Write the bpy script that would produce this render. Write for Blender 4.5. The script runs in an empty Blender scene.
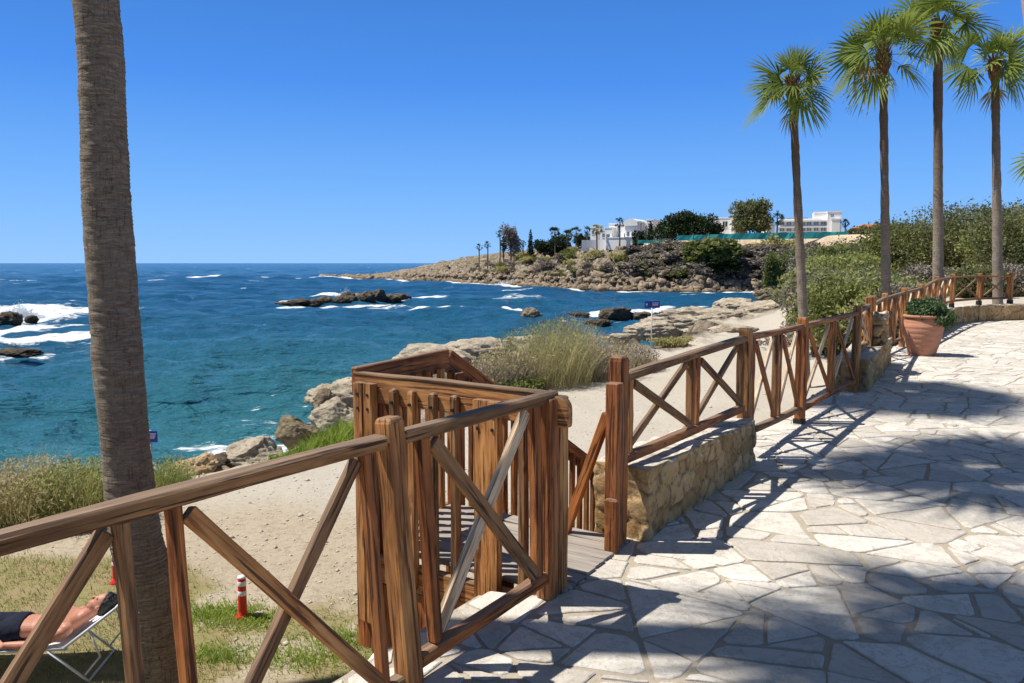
import bpy, bmesh, math, random
import numpy as np
from mathutils import Vector, Matrix
R = math.radians
sc = bpy.context.scene
C = sc.collection
rng = np.random.default_rng(7)
random.seed(11)

# ------------------------------------------------------------------ camera
F = 800.0; PITCH = math.atan(78.5/F); CH = 1.65
cp, sp = math.cos(PITCH), math.sin(PITCH)
def ray(px, py):
    a = (px-512)/F; b = (341.5-py)/F
    return Vector((a, cp+b*sp, -sp+b*cp))
def at_y(px, py, Y):
    d = ray(px, py); t = Y/d.y
    return Vector((d.x*t, Y, CH+d.z*t))
def at_z(px, py, z):
    d = ray(px, py); t = (z-CH)/d.z
    return Vector((d.x*t, d.y*t, z))
cam = bpy.data.cameras.new('camera'); co = bpy.data.objects.new('camera', cam); C.objects.link(co)
co.location = (0, 0, CH); co.rotation_euler = (math.pi/2-PITCH, 0, 0)
cam.sensor_width = 36; cam.lens = 36*F/1024; cam.clip_end = 60000; cam.clip_start = 0.05
sc.camera = co

# ------------------------------------------------------------------ light
SUN_EL = 60.5
SH = Vector((0.997, -0.06))            # ground direction in which shadows fall
sun_h = -SH.normalized()
lt = bpy.data.lights.new('sun', 'SUN'); lo = bpy.data.objects.new('sun', lt); C.objects.link(lo)
lt.energy = 5.0; lt.angle = R(0.53); lt.color = (1.0, 0.95, 0.87)
sv = Vector((sun_h.x*math.cos(R(SUN_EL)), sun_h.y*math.cos(R(SUN_EL)), math.sin(R(SUN_EL))))
lo.rotation_euler = sv.to_track_quat('Z', 'Y').to_euler()
w = bpy.data.worlds.new('World'); sc.world = w; w.use_nodes = True
nt = w.node_tree; bg = nt.nodes['Background']
sky = nt.nodes.new('ShaderNodeTexSky'); sky.sky_type = 'NISHITA'; sky.sun_disc = False
sky.sun_elevation = R(SUN_EL); sky.sun_rotation = math.atan2(sv.x, sv.y)
sky.air_density = 1.0; sky.dust_density = 0.0; sky.ozone_density = 4.0; sky.altitude = 0
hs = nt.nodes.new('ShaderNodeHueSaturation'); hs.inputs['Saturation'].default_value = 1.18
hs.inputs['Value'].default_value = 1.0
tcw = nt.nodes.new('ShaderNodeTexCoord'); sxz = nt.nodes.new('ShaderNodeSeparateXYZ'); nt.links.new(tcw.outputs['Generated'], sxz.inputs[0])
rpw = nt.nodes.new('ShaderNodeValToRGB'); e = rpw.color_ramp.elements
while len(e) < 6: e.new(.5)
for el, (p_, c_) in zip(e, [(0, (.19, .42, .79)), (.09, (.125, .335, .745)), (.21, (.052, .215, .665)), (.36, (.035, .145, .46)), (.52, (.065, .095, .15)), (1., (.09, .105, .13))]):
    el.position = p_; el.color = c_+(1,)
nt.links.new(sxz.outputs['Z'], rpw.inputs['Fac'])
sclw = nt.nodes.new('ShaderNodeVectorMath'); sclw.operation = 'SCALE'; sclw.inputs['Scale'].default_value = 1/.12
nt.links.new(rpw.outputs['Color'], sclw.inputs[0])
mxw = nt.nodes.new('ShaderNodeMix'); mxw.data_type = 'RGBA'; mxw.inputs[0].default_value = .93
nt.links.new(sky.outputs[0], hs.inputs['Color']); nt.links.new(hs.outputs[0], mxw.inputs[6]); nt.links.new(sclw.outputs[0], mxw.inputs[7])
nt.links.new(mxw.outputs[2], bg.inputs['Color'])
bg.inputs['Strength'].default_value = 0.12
sc.view_settings.view_transform = 'Standard'; sc.view_settings.look = 'None'
sc.view_settings.exposure = .40; sc.view_settings.gamma = 1

# ------------------------------------------------------------------ noise (numpy)
def _h(ix, iy, iz, s):
    n = (ix.astype(np.int64)*374761393 + iy.astype(np.int64)*668265263 + iz.astype(np.int64)*2147483647 + s*1274126177) & 0xFFFFFFFF
    n = ((n ^ (n >> 13))*1274126177) & 0xFFFFFFFF
    n = ((n ^ (n >> 16))*2246822519) & 0xFFFFFFFF
    n = n ^ (n >> 15)
    return (n & 0xFFFFFF)/float(0xFFFFFF)
def vnoise(x, y, z=None, s=0):
    x = np.asarray(x, float); y = np.asarray(y, float)
    z = np.zeros_like(x) if z is None else np.asarray(z, float)
    ix, iy, iz = np.floor(x), np.floor(y), np.floor(z)
    fx, fy, fz = x-ix, y-iy, z-iz
    ux, uy, uz = [t*t*(3-2*t) for t in (fx, fy, fz)]
    r = 0
    for a in (0, 1):
        for b in (0, 1):
            for c in (0, 1):
                wgt = (ux if a else 1-ux)*(uy if b else 1-uy)*(uz if c else 1-uz)
                r = r + wgt*_h(ix+a, iy+b, iz+c, s)
    return r*2-1
def fbm(x, y, z=None, o=4, s=0):
    r = 0; a = 1; t = 0
    for i in range(o):
        k = 2.03**i
        r = r + a*vnoise(np.asarray(x)*k+13*i, np.asarray(y)*k+7*i, None if z is None else np.asarray(z)*k, s+i*17); t += a; a *= .5
    return r/t
def worley(P, s=0):
    base = np.floor(P); best = np.full(len(P), 9.); sec = np.full(len(P), 9.); bid = np.zeros(len(P))
    for a in (-1, 0, 1):
        for b in (-1, 0, 1):
            for c in (-1, 0, 1):
                g = base+np.array([a, b, c])
                j = np.stack([_h(g[:, 0], g[:, 1], g[:, 2], s+k) for k in (1, 2, 3)], 1)
                d = np.linalg.norm(P-(g+.15+.7*j), axis=1)
                hid = _h(g[:, 0], g[:, 1], g[:, 2], s+9)
                m = d < best
                sec = np.where(m, best, np.minimum(sec, d)); bid = np.where(m, hid, bid); best = np.where(m, d, best)
    return best, sec, bid
def sstep(a, b, x):
    t = np.clip((np.asarray(x, float)-a)/(b-a), 0, 1); return t*t*(3-2*t)

# ------------------------------------------------------------------ object helpers
def tag(o, label=None, cat=None, group=None, kind=None):
    if label: o['label'] = label
    if cat: o['category'] = cat
    if group: o['group'] = group
    if kind: o['kind'] = kind
    return o
def empty(name, loc, label, cat, group=None):
    o = bpy.data.objects.new(name, None); C.objects.link(o); o.location = loc
    o.empty_display_size = .1
    return tag(o, label, cat, group)
def link(name, me, parent=None, mw=None):
    o = bpy.data.objects.new(name, me); C.objects.link(o)
    if parent is not None:
        o.parent = parent
    if mw is not None:
        o.matrix_local = mw
    return o
def npmesh(name, V, Fc, mat, smooth=False, attrs=None):
    """V (n,3), Fc list of lists or (m,k) array"""
    me = bpy.data.meshes.new(name); V = np.asarray(V, np.float32)
    if isinstance(Fc, np.ndarray):
        m, k = Fc.shape
        me.vertices.add(len(V)); me.vertices.foreach_set('co', V.ravel())
        me.loops.add(m*k); me.loops.foreach_set('vertex_index', Fc.astype(np.int32).ravel())
        me.polygons.add(m); me.polygons.foreach_set('loop_start', np.arange(0, m*k, k, dtype=np.int32))
        me.polygons.foreach_set('loop_total', np.full(m, k, np.int32))
        me.update(calc_edges=True)
    else:
        me.from_pydata([tuple(map(float, v)) for v in V], [], Fc)
    if attrs:
        for k2, arr in attrs.items():
            arr = np.asarray(arr, np.float32)
            if arr.ndim == 1:
                at = me.attributes.new(k2, 'FLOAT', 'POINT'); at.data.foreach_set('value', arr)
            else:
                at = me.attributes.new(k2, 'FLOAT_COLOR', 'POINT')
                if arr.shape[1] == 3: arr = np.concatenate([arr, np.ones((len(arr), 1), np.float32)], 1)
                at.data.foreach_set('color', arr.ravel())
    if mat: me.materials.append(mat)
    if smooth: me.polygons.foreach_set('use_smooth', np.ones(len(me.polygons), bool))
    me.validate(); me.update()
    return me

# ------------------------------------------------------------------ materials
class N:
    def __init__(s, name):
        s.m = bpy.data.materials.new(name); s.m.use_nodes = True; s.t = s.m.node_tree
        s.b = s.t.nodes['Principled BSDF']; s.out = s.t.nodes['Material Output']
    def n(s, ty, **k):
        x = s.t.nodes.new('ShaderNode'+ty)
        for a, v in k.items():
            if a.startswith('i_'):
                key = a[2:].replace('_', ' '); x.inputs[key].default_value = v
            else: setattr(x, a, v)
        return x
    def l(s, a, b): s.t.links.new(a, b)
    def noise(s, vec, scale, detail=4, rough=.55, dist=0):
        x = s.n('TexNoise'); x.inputs['Scale'].default_value = scale; x.inputs['Detail'].default_value = detail
        x.inputs['Roughness'].default_value = rough; x.inputs['Distortion'].default_value = dist
        if vec is not None: s.l(vec, x.inputs['Vector'])
        return x.outputs['Fac']
    def ramp(s, fac, stops):
        x = s.n('ValToRGB'); e = x.color_ramp.elements
        while len(e) < len(stops): e.new(.5)
        for el, (p, c) in zip(e, stops):
            el.position = p; el.color = (c if isinstance(c, tuple) else (c, c, c))+(1,)
        s.l(fac, x.inputs['Fac']); return x.outputs['Color']
    def mix(s, fac, a, b, mode='MIX'):
        x = s.n('Mix', data_type='RGBA', blend_type=mode)
        for i, v in ((0, fac), (6, a), (7, b)):
            if isinstance(v, (int, float)): x.inputs[i].default_value = v
            elif isinstance(v, tuple): x.inputs[i].default_value = v+(1,)
            else: s.l(v, x.inputs[i])
        return x.outputs[2]
    def math(s, op, a, b=0., clamp=False):
        x = s.n('Math', operation=op, use_clamp=clamp)
        for i, v in ((0, a), (1, b)):
            if isinstance(v, (int, float)): x.inputs[i].default_value = v
            else: s.l(v, x.inputs[i])
        return x.outputs[0]
    def mapping(s, vec, scale, loc=None):
        x = s.n('Mapping'); x.inputs['Scale'].default_value = scale; s.l(vec, x.inputs['Vector'])
        if loc is not None: s.l(loc, x.inputs['Location'])
        return x.outputs[0]
    def bump(s, h, strength, dist=.01, normal=None):
        x = s.n('Bump'); x.inputs['Strength'].default_value = strength; x.inputs['Distance'].default_value = dist
        s.l(h, x.inputs['Height'])
        if normal is not None: s.l(normal, x.inputs['Normal'])
        return x.outputs[0]
    def attr(s, name, out='Fac'):
        x = s.n('Attribute'); x.attribute_name = name; return x.outputs[out]
    def obj(s): return s.n('TexCoord').outputs['Object']
    def pos(s): return s.n('NewGeometry').outputs['Position']
    def col(s, c):
        if isinstance(c, tuple): s.b.inputs['Base Color'].default_value = c+(1,)
        else: s.l(c, s.b.inputs['Base Color'])
    def fin(s, rough=.8, spec=.3, nrm=None):
        if isinstance(rough, (int, float)): s.b.inputs['Roughness'].default_value = rough
        else: s.l(rough, s.b.inputs['Roughness'])
        s.b.inputs['Specular IOR Level'].default_value = spec
        if nrm is not None: s.l(nrm, s.b.inputs['Normal'])
        return s.m

def wood(name, c1, c2, dark, weather=.75, grey=(.20, .14, .095)):
    k = N(name); oi = k.n('ObjectInfo'); cmb = k.n('CombineXYZ')
    r10 = k.math('MULTIPLY', oi.outputs['Random'], 37.)
    for i in range(3): k.l(r10, cmb.inputs[i])
    v = k.mapping(k.obj(), (1, 1, .07), cmb.outputs[0])
    g = k.noise(v, 38, 5, .65, .8)
    v2 = k.mapping(k.obj(), (1, 1, .28), cmb.outputs[0])
    big = k.noise(v2, 7, 3, .6, .4)
    col = k.ramp(g, [(.38, dark), (.49, c1), (.66, c2)])
    col = k.mix(k.ramp(big, [(.45, 0.), (.7, .75)]), col, c2)
    col = k.mix(k.ramp(k.noise(v2, 3.1, 4, .7), [(.46, 0.), (.64, .85)]), col, tuple(x*.45 for x in c1))
    # dark splits and knots
    crack = k.ramp(k.noise(k.mapping(k.obj(), (1, 1, .035), cmb.outputs[0]), 70, 3, .5), [(.57, 0.), (.63, .9)])
    col = k.mix(crack, col, tuple(x*.35 for x in dark))
    vor = k.n('TexVoronoi'); vor.inputs['Scale'].default_value = 9; k.l(k.mapping(k.obj(), (1, 1, .45), cmb.outputs[0]), vor.inputs['Vector'])
    knot = k.ramp(vor.outputs['Distance'], [(.05, 1.), (.16, 0.)])
    col = k.mix(k.math('MULTIPLY', knot, .8), col, tuple(x*.4 for x in dark))
    # grey weathering on faces turned to the sky
    nz = k.n('SeparateXYZ'); k.l(k.n('NewGeometry').outputs['Normal'], nz.inputs[0])
    wz = k.ramp(nz.outputs['Z'], [(.35, 0.), (.85, weather)])
    gg = k.mix(g, tuple(x*.45 for x in grey), tuple(min(1, x*1.7) for x in grey))
    col = k.mix(wz, col, gg)
    ov = k.mix(k.math('MULTIPLY', oi.outputs['Random'], .15), col, tuple(x*.8 for x in grey))
    k.col(ov)
    return k.fin(.72, .25, k.bump(k.math('ADD', g, k.math('MULTIPLY', crack, -.8)), .55, .006))
W_RED = wood('wood_red_brown', (.33, .10, .026), (.52, .20, .055), (.12, .035, .012))
W_TAN = wood('wood_tan', (.43, .175, .05), (.62, .31, .11), (.17, .06, .02))
W_GREY = wood('wood_grey_brown', (.22, .10, .036), (.38, .20, .082), (.06, .027, .012), .9)
W_PALE = wood('wood_bleached', (.64, .44, .26), (.76, .60, .41), (.34, .20, .10), .25, (.6, .48, .36))

W_OLD = wood('wood_silvered', (.27, .22, .17), (.40, .34, .28), (.10, .075, .055), .9, (.30, .265, .23))
def foliage(name, c1, c2, trans=.3, rough=.6):
    k = N(name)
    t = k.attr('tint'); col = k.mix(t, c1, c2); k.col(col); k.fin(rough, .25)
    tr = k.n('BsdfTranslucent'); k.l(k.mix(.5, col, tuple(min(1, x*1.5) for x in c2)), tr.inputs['Color'])
    mx = k.n('MixShader'); mx.inputs[0].default_value = trans
    k.l(k.b.outputs[0], mx.inputs[1]); k.l(tr.outputs[0], mx.inputs[2]); k.l(mx.outputs[0], k.out.inputs['Surface'])
    return k.m
M_PALM = foliage('palm_leaf', (.035, .075, .014), (.25, .31, .06), .33)
M_PALMDRY = foliage('palm_leaf_dry', (.20, .15, .06), (.36, .30, .15), .3)
M_BUSH = foliage('bush_leaf', (.045, .066, .024), (.235, .235, .10))
M_REED = foliage('reed_leaf', (.14, .18, .045), (.36, .37, .13), .35)
M_DRY = foliage('dry_grass', (.27, .22, .11), (.52, .45, .26), .35)
M_GREYB = foliage('grey_twigs', (.15, .125, .105), (.33, .285, .235), .15)
M_DARK = foliage('dark_leaf', (.010, .024, .008), (.035, .06, .016), .15)
M_OLIVE = foliage('olive_leaf', (.08, .10, .025), (.21, .23, .065), .25)
M_LAWN = foliage('lawn_blade', (.13, .17, .04), (.38, .36, .15), .3)
M_GREEN = foliage('succulent_leaf', (.09, .16, .02), (.32, .40, .06), .3)
M_SHRUBL = foliage('shore_shrub', (.22, .22, .07), (.48, .43, .19), .35)
M_POTP = foliage('pot_plant_leaf', (.035, .07, .03), (.13, .19, .07), .2)

def simple(name, c, rough=.6, spec=.3, var=.15, scale=8, bump=.2, bd=.01):
    k = N(name); g = k.noise(k.obj(), scale, 5, .6)
    k.col(k.mix(g, tuple(x*(1-var) for x in c), tuple(min(1, x*(1+var)) for x in c)))
    return k.fin(rough, spec, k.bump(g, bump, bd))
M_WHITE = simple('white_render', (.82, .81, .78), .7, .3, .05)
M_GLASS = simple('window_glass', (.03, .06, .09), .12, .6, .2)
M_GLASSB = simple('window_glass_blue', (.16, .26, .36), .15, .6, .2)
M_TEAL = simple('teal_netting', (.05, .38, .35), .8, .2, .2, 3)
M_ROOF = simple('terracotta_roof', (.42, .13, .06), .8, .2, .3)
M_METAL = simple('galvanised_metal', (.55, .56, .57), .4, .5, .1)
M_BLACK = simple('black_metal', (.012, .012, .013), .5, .4, .2)
M_BLUE = simple('blue_sign_face', (.015, .055, .38), .45, .4, .1)
M_SIGNW = simple('sign_white_marks', (.75, .72, .72), .5, .3, .05)
M_SIGNR = simple('sign_red_marks', (.6, .16, .14), .5, .3, .05)
M_REDP = simple('red_plastic', (.62, .025, .018), .4, .4, .12)
M_REFL = simple('white_reflective_band', (.78, .78, .78), .4, .4, .05)
M_SLING = simple('white_sling_fabric', (.76, .78, .78), .8, .2, .06, 60, .3, .002)
M_ALU = simple('lounger_frame_paint', (.62, .64, .66), .4, .5, .05)
M_CLOTHW = simple('grey_towel', (.45, .46, .46), .9, .1, .2, 30)
M_SHORTS = simple('dark_shorts_fabric', (.012, .015, .03), .85, .15, .4, 25, .4)
M_HAIR = simple('black_hair', (.008, .007, .007), .55, .4, .4, 60, .6, .01)
M_SKIN = N('skin')
_g = M_SKIN.noise(M_SKIN.obj(), 14, 4)
M_SKIN.col(M_SKIN.mix(_g, (.40, .165, .10), (.52, .245, .16)))
M_SKIN.b.inputs['Subsurface Weight'].default_value = .08; M_SKIN.b.inputs['Subsurface Radius'].default_value = (.02, .008, .005)
M_SKIN.fin(.5, .35); M_SKIN = M_SKIN.m

# rocks
def rockmat(name, c1, c2, dark, sc_=1.0, moss=(.20, .19, .09)):
    k = N(name); v = k.mapping(k.pos(), (1, 1, 1.9))
    g = k.noise(v, 1.6*sc_, 7, .65, .4); h = k.noise(v, 9*sc_, 6, .7)
    col = k.ramp(g, [(.3, dark), (.45, c1), (.68, c2)])
    pit = k.ramp(h, [(.34, 1.), (.47, 0.)])
    col = k.mix(k.math('MULTIPLY', pit, .75), col, tuple(x*.45 for x in dark))
    col = k.mix(k.ramp(k.noise(k.pos(), .7*sc_, 4), [(.55, 0.), (.75, .5)]), col, moss)
    # tide line: rock stays dark and wet just above the sea
    z = k.n('SeparateXYZ'); k.l(k.pos(), z.inputs[0])
    wet = k.n('MapRange'); wet.inputs['From Min'].default_value = -4.6; wet.inputs['From Max'].default_value = -3.7
    wet.inputs['To Min'].default_value = .85; wet.inputs['To Max'].default_value = 0; k.l(z.outputs['Z'], wet.inputs['Value'])
    col = k.mix(wet.outputs[0], col, (.05, .035, .02))
    k.col(col)
    hb = k.math('ADD', k.math('MULTIPLY', g, 1.), k.math('MULTIPLY', h, .6))
    return k.fin(.9, .2, k.bump(hb, .9, .12/sc_))
M_ROCK = rockmat('limestone_rock', (.40, .335, .25), (.56, .49, .38), (.16, .13, .10))
M_ROCKD = rockmat('brown_rock', (.24, .18, .12), (.40, .31, .21), (.09, .07, .055))
M_ROCKO = rockmat('ochre_rock', (.44, .30, .17), (.56, .42, .27), (.20, .12, .06), 1.6)
M_ROCKW = rockmat('wet_dark_rock', (.09, .07, .05), (.17, .135, .10), (.03, .025, .02))
M_HROCK = rockmat('headland_rubble', (.20, .15, .10), (.50, .40, .29), (.05, .038, .027), .75)

# masonry
def masonry(name, c1, c2, mortar):
    k = N(name); cell = k.attr('cell'); j = k.attr('joint')
    g = k.noise(k.pos(), 14, 7, .7); gg = k.noise(k.pos(), 3.5, 4, .6)
    col = k.mix(cell, c1, c2)
    col = k.mix(k.ramp(g, [(.3, .85), (.5, 0.)]), col, tuple(x*.35 for x in c1))
    col = k.mix(k.ramp(gg, [(.5, 0.), (.7, .6)]), col, tuple(min(1, x*1.25) for x in c2))
    col = k.mix(j, col, mortar)
    k.col(col)
    return k.fin(.92, .15, k.bump(g, .9, .02))
M_MASON = masonry('ochre_stone_masonry', (.32, .19, .075), (.52, .36, .18), (.17, .115, .065))
M_CAP = masonry('pale_stone_capping', (.50, .44, .36), (.62, .57, .49), (.36, .30, .23))

# paving
k = N('flagstone'); cell = k.attr('cell')
g = k.noise(k.pos(), 5.5, 7, .65); g2 = k.noise(k.pos(), 28, 6, .7); g3 = k.noise(k.pos(), 1.3, 4, .6)
c = k.mix(cell, (.49, .45, .39), (.71, .67, .60))
c = k.mix(k.ramp(g, [(.33, .55), (.50, 0.)]), c, (.38, .335, .28))
c = k.mix(k.ramp(k.noise(k.mapping(k.pos(), (1, 1, 1)), 3.1, 6, .7, 1.2), [(.47, 0.), (.5, .35), (.53, 0.)]), c, (.25, .21, .17))
c = k.mix(k.ramp(g2, [(.56, 0.), (.70, .65)]), c, (.27, .235, .20))
c = k.mix(k.ramp(g3, [(.5, 0.), (.7, .45)]), c, (.58, .51, .43))
k.col(c); M_FLAG = k.fin(.72, .3, k.bump(k.math('ADD', g, k.math('MULTIPLY', g2, .6)), .9, .018))
k = N('mortar'); g = k.noise(k.pos(), 22, 6, .7); g3 = k.noise(k.pos(), 1.6, 4, .6)
c = k.mix(g, (.31, .265, .205), (.50, .44, .36)); c = k.mix(k.ramp(g3, [(.45, 0.), (.7, .6)]), c, (.36, .31, .23))
k.col(c); M_MORTAR = k.fin(.95, .1, k.bump(g, .8, .02))

# terrain
k = N('terrain'); zc = k.n('SeparateColor'); k.l(k.attr('zone', 'Color'), zc.inputs[0])
P = k.pos(); n1 = k.noise(P, .9, 6, .65); n2 = k.noise(P, 11, 6, .75); n3 = k.noise(P, 45, 4, .7); nb = k.noise(P, .22, 5, .6)
gravel = k.mix(n1, (.33, .27, .19), (.455, .39, .295))
gravel = k.mix(k.ramp(n2, [(.38, .8), (.5, 0.)]), gravel, (.27, .215, .15))
gravel = k.mix(k.ramp(n3, [(.56, 0.), (.7, .7)]), gravel, (.62, .57, .49))
gravel = k.mix(k.math('MULTIPLY', k.attr('grey'), .75), gravel, k.mix(n2, (.36, .325, .275), (.56, .525, .465)))
grass = k.mix(n2, (.13, .125, .045), (.36, .30, .15))
grass = k.mix(k.ramp(k.noise(P, 2.3, 5, .7), [(.48, 0.), (.62, .8)]), grass, (.30, .225, .13))
rock = k.ramp(n1, [(.36, (.085, .068, .05)), (.5, (.26, .21, .155)), (.64, (.48, .41, .315))])
rock = k.mix(k.ramp(n2, [(.35, .6), (.5, 0.)]), rock, (.16, .125, .095))
rock = k.mix(k.ramp(nb, [(.52, 0.), (.62, .7)]), rock, (.20, .175, .10))
tan = k.mix(n1, (.50, .375, .25), (.62, .50, .36))
c = k.mix(zc.outputs[0], gravel, grass); c = k.mix(zc.outputs[1], c, rock); c = k.mix(zc.outputs[2], c, tan)
k.col(c)
far_n = k.noise(P, .55, 7, .75, .6); far_v = k.math('MULTIPLY', far_n, zc.outputs[1])
M_TERR = k.fin(.95, .12, k.bump(far_v, .9, 1.3, k.bump(k.math('ADD', n2, k.math('MULTIPLY', n3, .4)), .7, .035)))
bpy.context.view_layer.update()

# ================================================================== TERRAIN AND SEA
SEA = -4.5
COAST = np.array([(-400, -160), (-200, -60), (-60, 0), (-30, 8), (-14, 12.6), (-9, 14.6), (-6.6, 16.0), (-5.0, 18.0), (-4.6, 21), (-5.2, 25),
    (-4.9, 28), (-3.2, 32), (-1, 36), (1.5, 37.5), (3.4, 38.5), (5.5, 42), (8, 47.5), (12, 51.5), (17, 53), (20, 56), (27, 63), (42, 90), (60, 130),
    (68, 156), (62, 168), (50, 172.5), (40, 171), (28, 177), (16, 190), (4, 214), (-4, 234), (-14, 246), (-22, 268), (-34, 278), (-45, 304), (-62, 320),
    (-72, 349), (-84, 354), (-80, 366), (-60, 378), (0, 400), (60, 430), (200, 540), (900, 900), (4000, 2500)], float)
def coast_d(x, y):
    """signed distance, positive inland (right of the polyline walking away)"""
    x = np.asarray(x, float); y = np.asarray(y, float)
    best = np.full(x.shape, 1e9); sgn = np.ones(x.shape)
    poly = np.vstack([COAST, [(4000, -4000), (-400, -4000)]])
    inside = np.zeros(x.shape, bool)
    for i in range(len(poly)):
        a, b = poly[i], poly[(i+1) % len(poly)]
        if i < len(COAST)-1:
            d = b-a; L2 = d@d
            t = np.clip(((x-a[0])*d[0]+(y-a[1])*d[1])/L2, 0, 1)
            best = np.minimum(best, np.hypot(x-a[0]-t*d[0], y-a[1]-t*d[1]))
        cond = ((a[1] > y) != (b[1] > y))
        with np.errstate(divide='ignore', invalid='ignore'):
            xi = (b[0]-a[0])*(y-a[1])/(b[1]-a[1]+1e-12)+a[0]
        inside ^= cond & (x < xi)
    return np.where(inside, best, -best)
# the patio is convex: intersection of half planes (point, outward normal)
UD = Vector((.545, .838)).normalized(); VD = Vector((-UD.y, UD.x))
def hp(a, b):
    d = (Vector(b)-Vector(a)).normalized(); return (Vector(a), Vector((-d.y, d.x)))
E_ = Vector((.617, 4.57)); L0 = E_+VD*.27
HPL = [(L0, VD), hp((10.2, 20.3), (11.6, 22.2)), hp((11.6, 22.2), (13.2, 23.6)), hp((13.2, 23.6), (15.2, 24.2)), hp((15.2, 24.2), (22, 24.6)),
       (Vector((24, 0)), Vector((1, 0))), (Vector((0, -9)), Vector((0, -1)))]
def patio_in(x, y):
    """<0 inside"""
    r = np.full(np.shape(x), -1e9)
    for p, n in HPL: r = np.maximum(r, (x-p.x)*n.x+(y-p.y)*n.y)
    return r
def head_H(x):
    return np.interp(x, [-100, -88, -75, -40, -25, -4, 20, 48, 90, 200], [-4.4, -4.2, -3.4, .2, 3.0, 5.9, 7.0, 8.2, 8.6, 9])
def land_z(x, y, d):
    x = np.asarray(x, float); y = np.asarray(y, float)
    s = x-.2*y
    near = -2.13+2.35*sstep(4, 12, s)+2.0*sstep(50, 120, y)*sstep(10, 40, x)+fbm(x*.5, y*.5, s=3)*.10*sstep(6, 20, y)
    near = near+.7*sstep(6.5, 2, np.hypot(x-14, y-50)*.6)
    wdt = 1.4+1.0*(fbm(x*.4, y*.4, s=5)+.3)+2.5*sstep(22, 40, y)
    zn = SEA-1.2+(near-SEA+1.2)*sstep(-1.0, wdt, d)
    # rocky shelf roughness along the shore
    edge = sstep(7.5, 1.0, d)*sstep(-2, 0, d)*sstep(15, 25, y)
    zn = zn+edge*(np.abs(fbm(x*.55, y*.55, o=5, s=11))*1.5-.25+fbm(x*2, y*2, o=4, s=12)*.25)
    H = head_H(x)
    g = np.interp(d/34., [0, .07, .12, .35, .6, .93, .96, 1.0, 3], [0, .16, .22, .42, .56, .66, .93, 1.0, 1.04])
    zh = SEA-.6+(H-SEA+.6)*g
    bumps = sstep(0, 2, d)*sstep(35, 28, d)
    bk = sstep(20, 60, x)                              # only the right part carries the bank
    g2 = np.interp(d/34., [0, .07, .12, .35, .6, .9, 1.2, 3], [0, .18, .25, .5, .72, .92, 1.0, 1.04])
    zh2 = SEA-.6+(H-SEA+.6)*g2
    zh = zh*bk+zh2*(1-bk)
    amp = np.clip((H+4.5)/9., .12, 1)
    zh = zh+bumps*amp*((1-np.abs(fbm(x*.16, y*.16, o=6, s=21))*2.6)*1.3-.5+fbm(x*.6, y*.6, o=4, s=22)*1.5+(.5-np.abs(fbm(x*1.1, y*1.1, o=4, s=23))*2)*.8)
    zh = zh+bumps*amp*.42*np.sin(zh*3.6+1.5*fbm(x*.05, y*.05, s=24))
    zh = np.where(d < 0, np.maximum(SEA-3, SEA-.6+d*.5), zh)
    k_ = sstep(75, 145, y)
    z = zn*(1-k_)+zh*k_
    z = np.where(d < -1, np.minimum(z, SEA-1), z)
    pi_ = patio_in(x, y)
    z = np.where(pi_ < .0, np.minimum(z, -.5), z)
    z = np.where((pi_ < -.6), np.minimum(z, -1.2), z)
    return z
def ground(x, y):
    X = np.array([float(x)]); Y = np.array([float(y)])
    return float(land_z(X, Y, coast_d(X, Y))[0])
def grass_mask(x, y):
    n = fbm(x*1.3, y*1.3, o=4, s=31); n2 = fbm(x*.5+5, y*.5, o=3, s=32)
    lim = 8.75+np.clip((-3.2-x)*.75, 0, 1.05)+.35*n2                       # lawn ends, gravel track starts
    m = sstep(.35, -.15, y-lim)*sstep(-.30, .10, n+.35*sstep(-3.2, -4.5, x)+.12-.55*np.exp(-((y-8.5)/.45)**2)*sstep(-4.4, -3.6, x))
    return m
def polar(radii, angs):
    Rr, A = np.meshgrid(radii, angs, indexing='ij')
    x = Rr*np.sin(A); y = Rr*np.cos(A); n, m = Rr.shape
    idx = np.arange(n*m).reshape(n, m)
    f = np.stack([idx[:-1, :-1], idx[:-1, 1:], idx[1:, 1:], idx[1:, :-1]], -1).reshape(-1, 4)[:, ::-1]
    return x.ravel(), y.ravel(), f
fine = np.radians(np.concatenate([np.arange(-180, -46, 3), np.arange(-46, 42, .17), np.arange(42, 180.1, 3)]))
rad = np.concatenate([[.5, 2, 3.5], np.exp(np.arange(math.log(4.5), math.log(430), .0075)), [480, 560, 700, 1000, 2000, 4000]])
tx, ty, tf = polar(rad, fine); td = coast_d(tx, ty); tz = land_z(tx, ty, td)
# drop faces far out at sea
keep = (td[tf] > -14).any(1); tf = tf[keep]
used = np.unique(tf); rm = -np.ones(len(tx), int); rm[used] = np.arange(len(used)); tf = rm[tf]
tx, ty, tz, td = tx[used], ty[used], tz[used], td[used]
zone = np.zeros((len(tx), 3))
zone[:, 0] = np.where(ty < 14, grass_mask(tx, ty), 0)
zone[:, 0] = np.maximum(zone[:, 0], .8*sstep(2.8, 1.2, td)*sstep(18, 14, ty)*(ty < 18))
nn = fbm(tx*.4, ty*.4, s=41)
rk = np.where(ty > 75, np.where(tx > 30, sstep(33, 29, td+nn*3), 1), sstep(5.5, 3.2, td+nn*3)*sstep(17, 20, ty))
zone[:, 1] = rk
zone[:, 2] = np.where(ty > 75, sstep(27, 31, td)*sstep(60, 40, td), 0)*sstep(25, 45, tx)
grey = sstep(11.5, 13.5, ty+nn)*sstep(60, 40, ty)
tme = npmesh('ground', np.stack([tx, ty, tz], 1), tf, M_TERR, True, {'zone': zone, 'grey': grey})
tag(link('ground', tme), 'sandy gravel shore track, lawn and rocky headland rising around the bay', 'ground', kind='structure')

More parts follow.
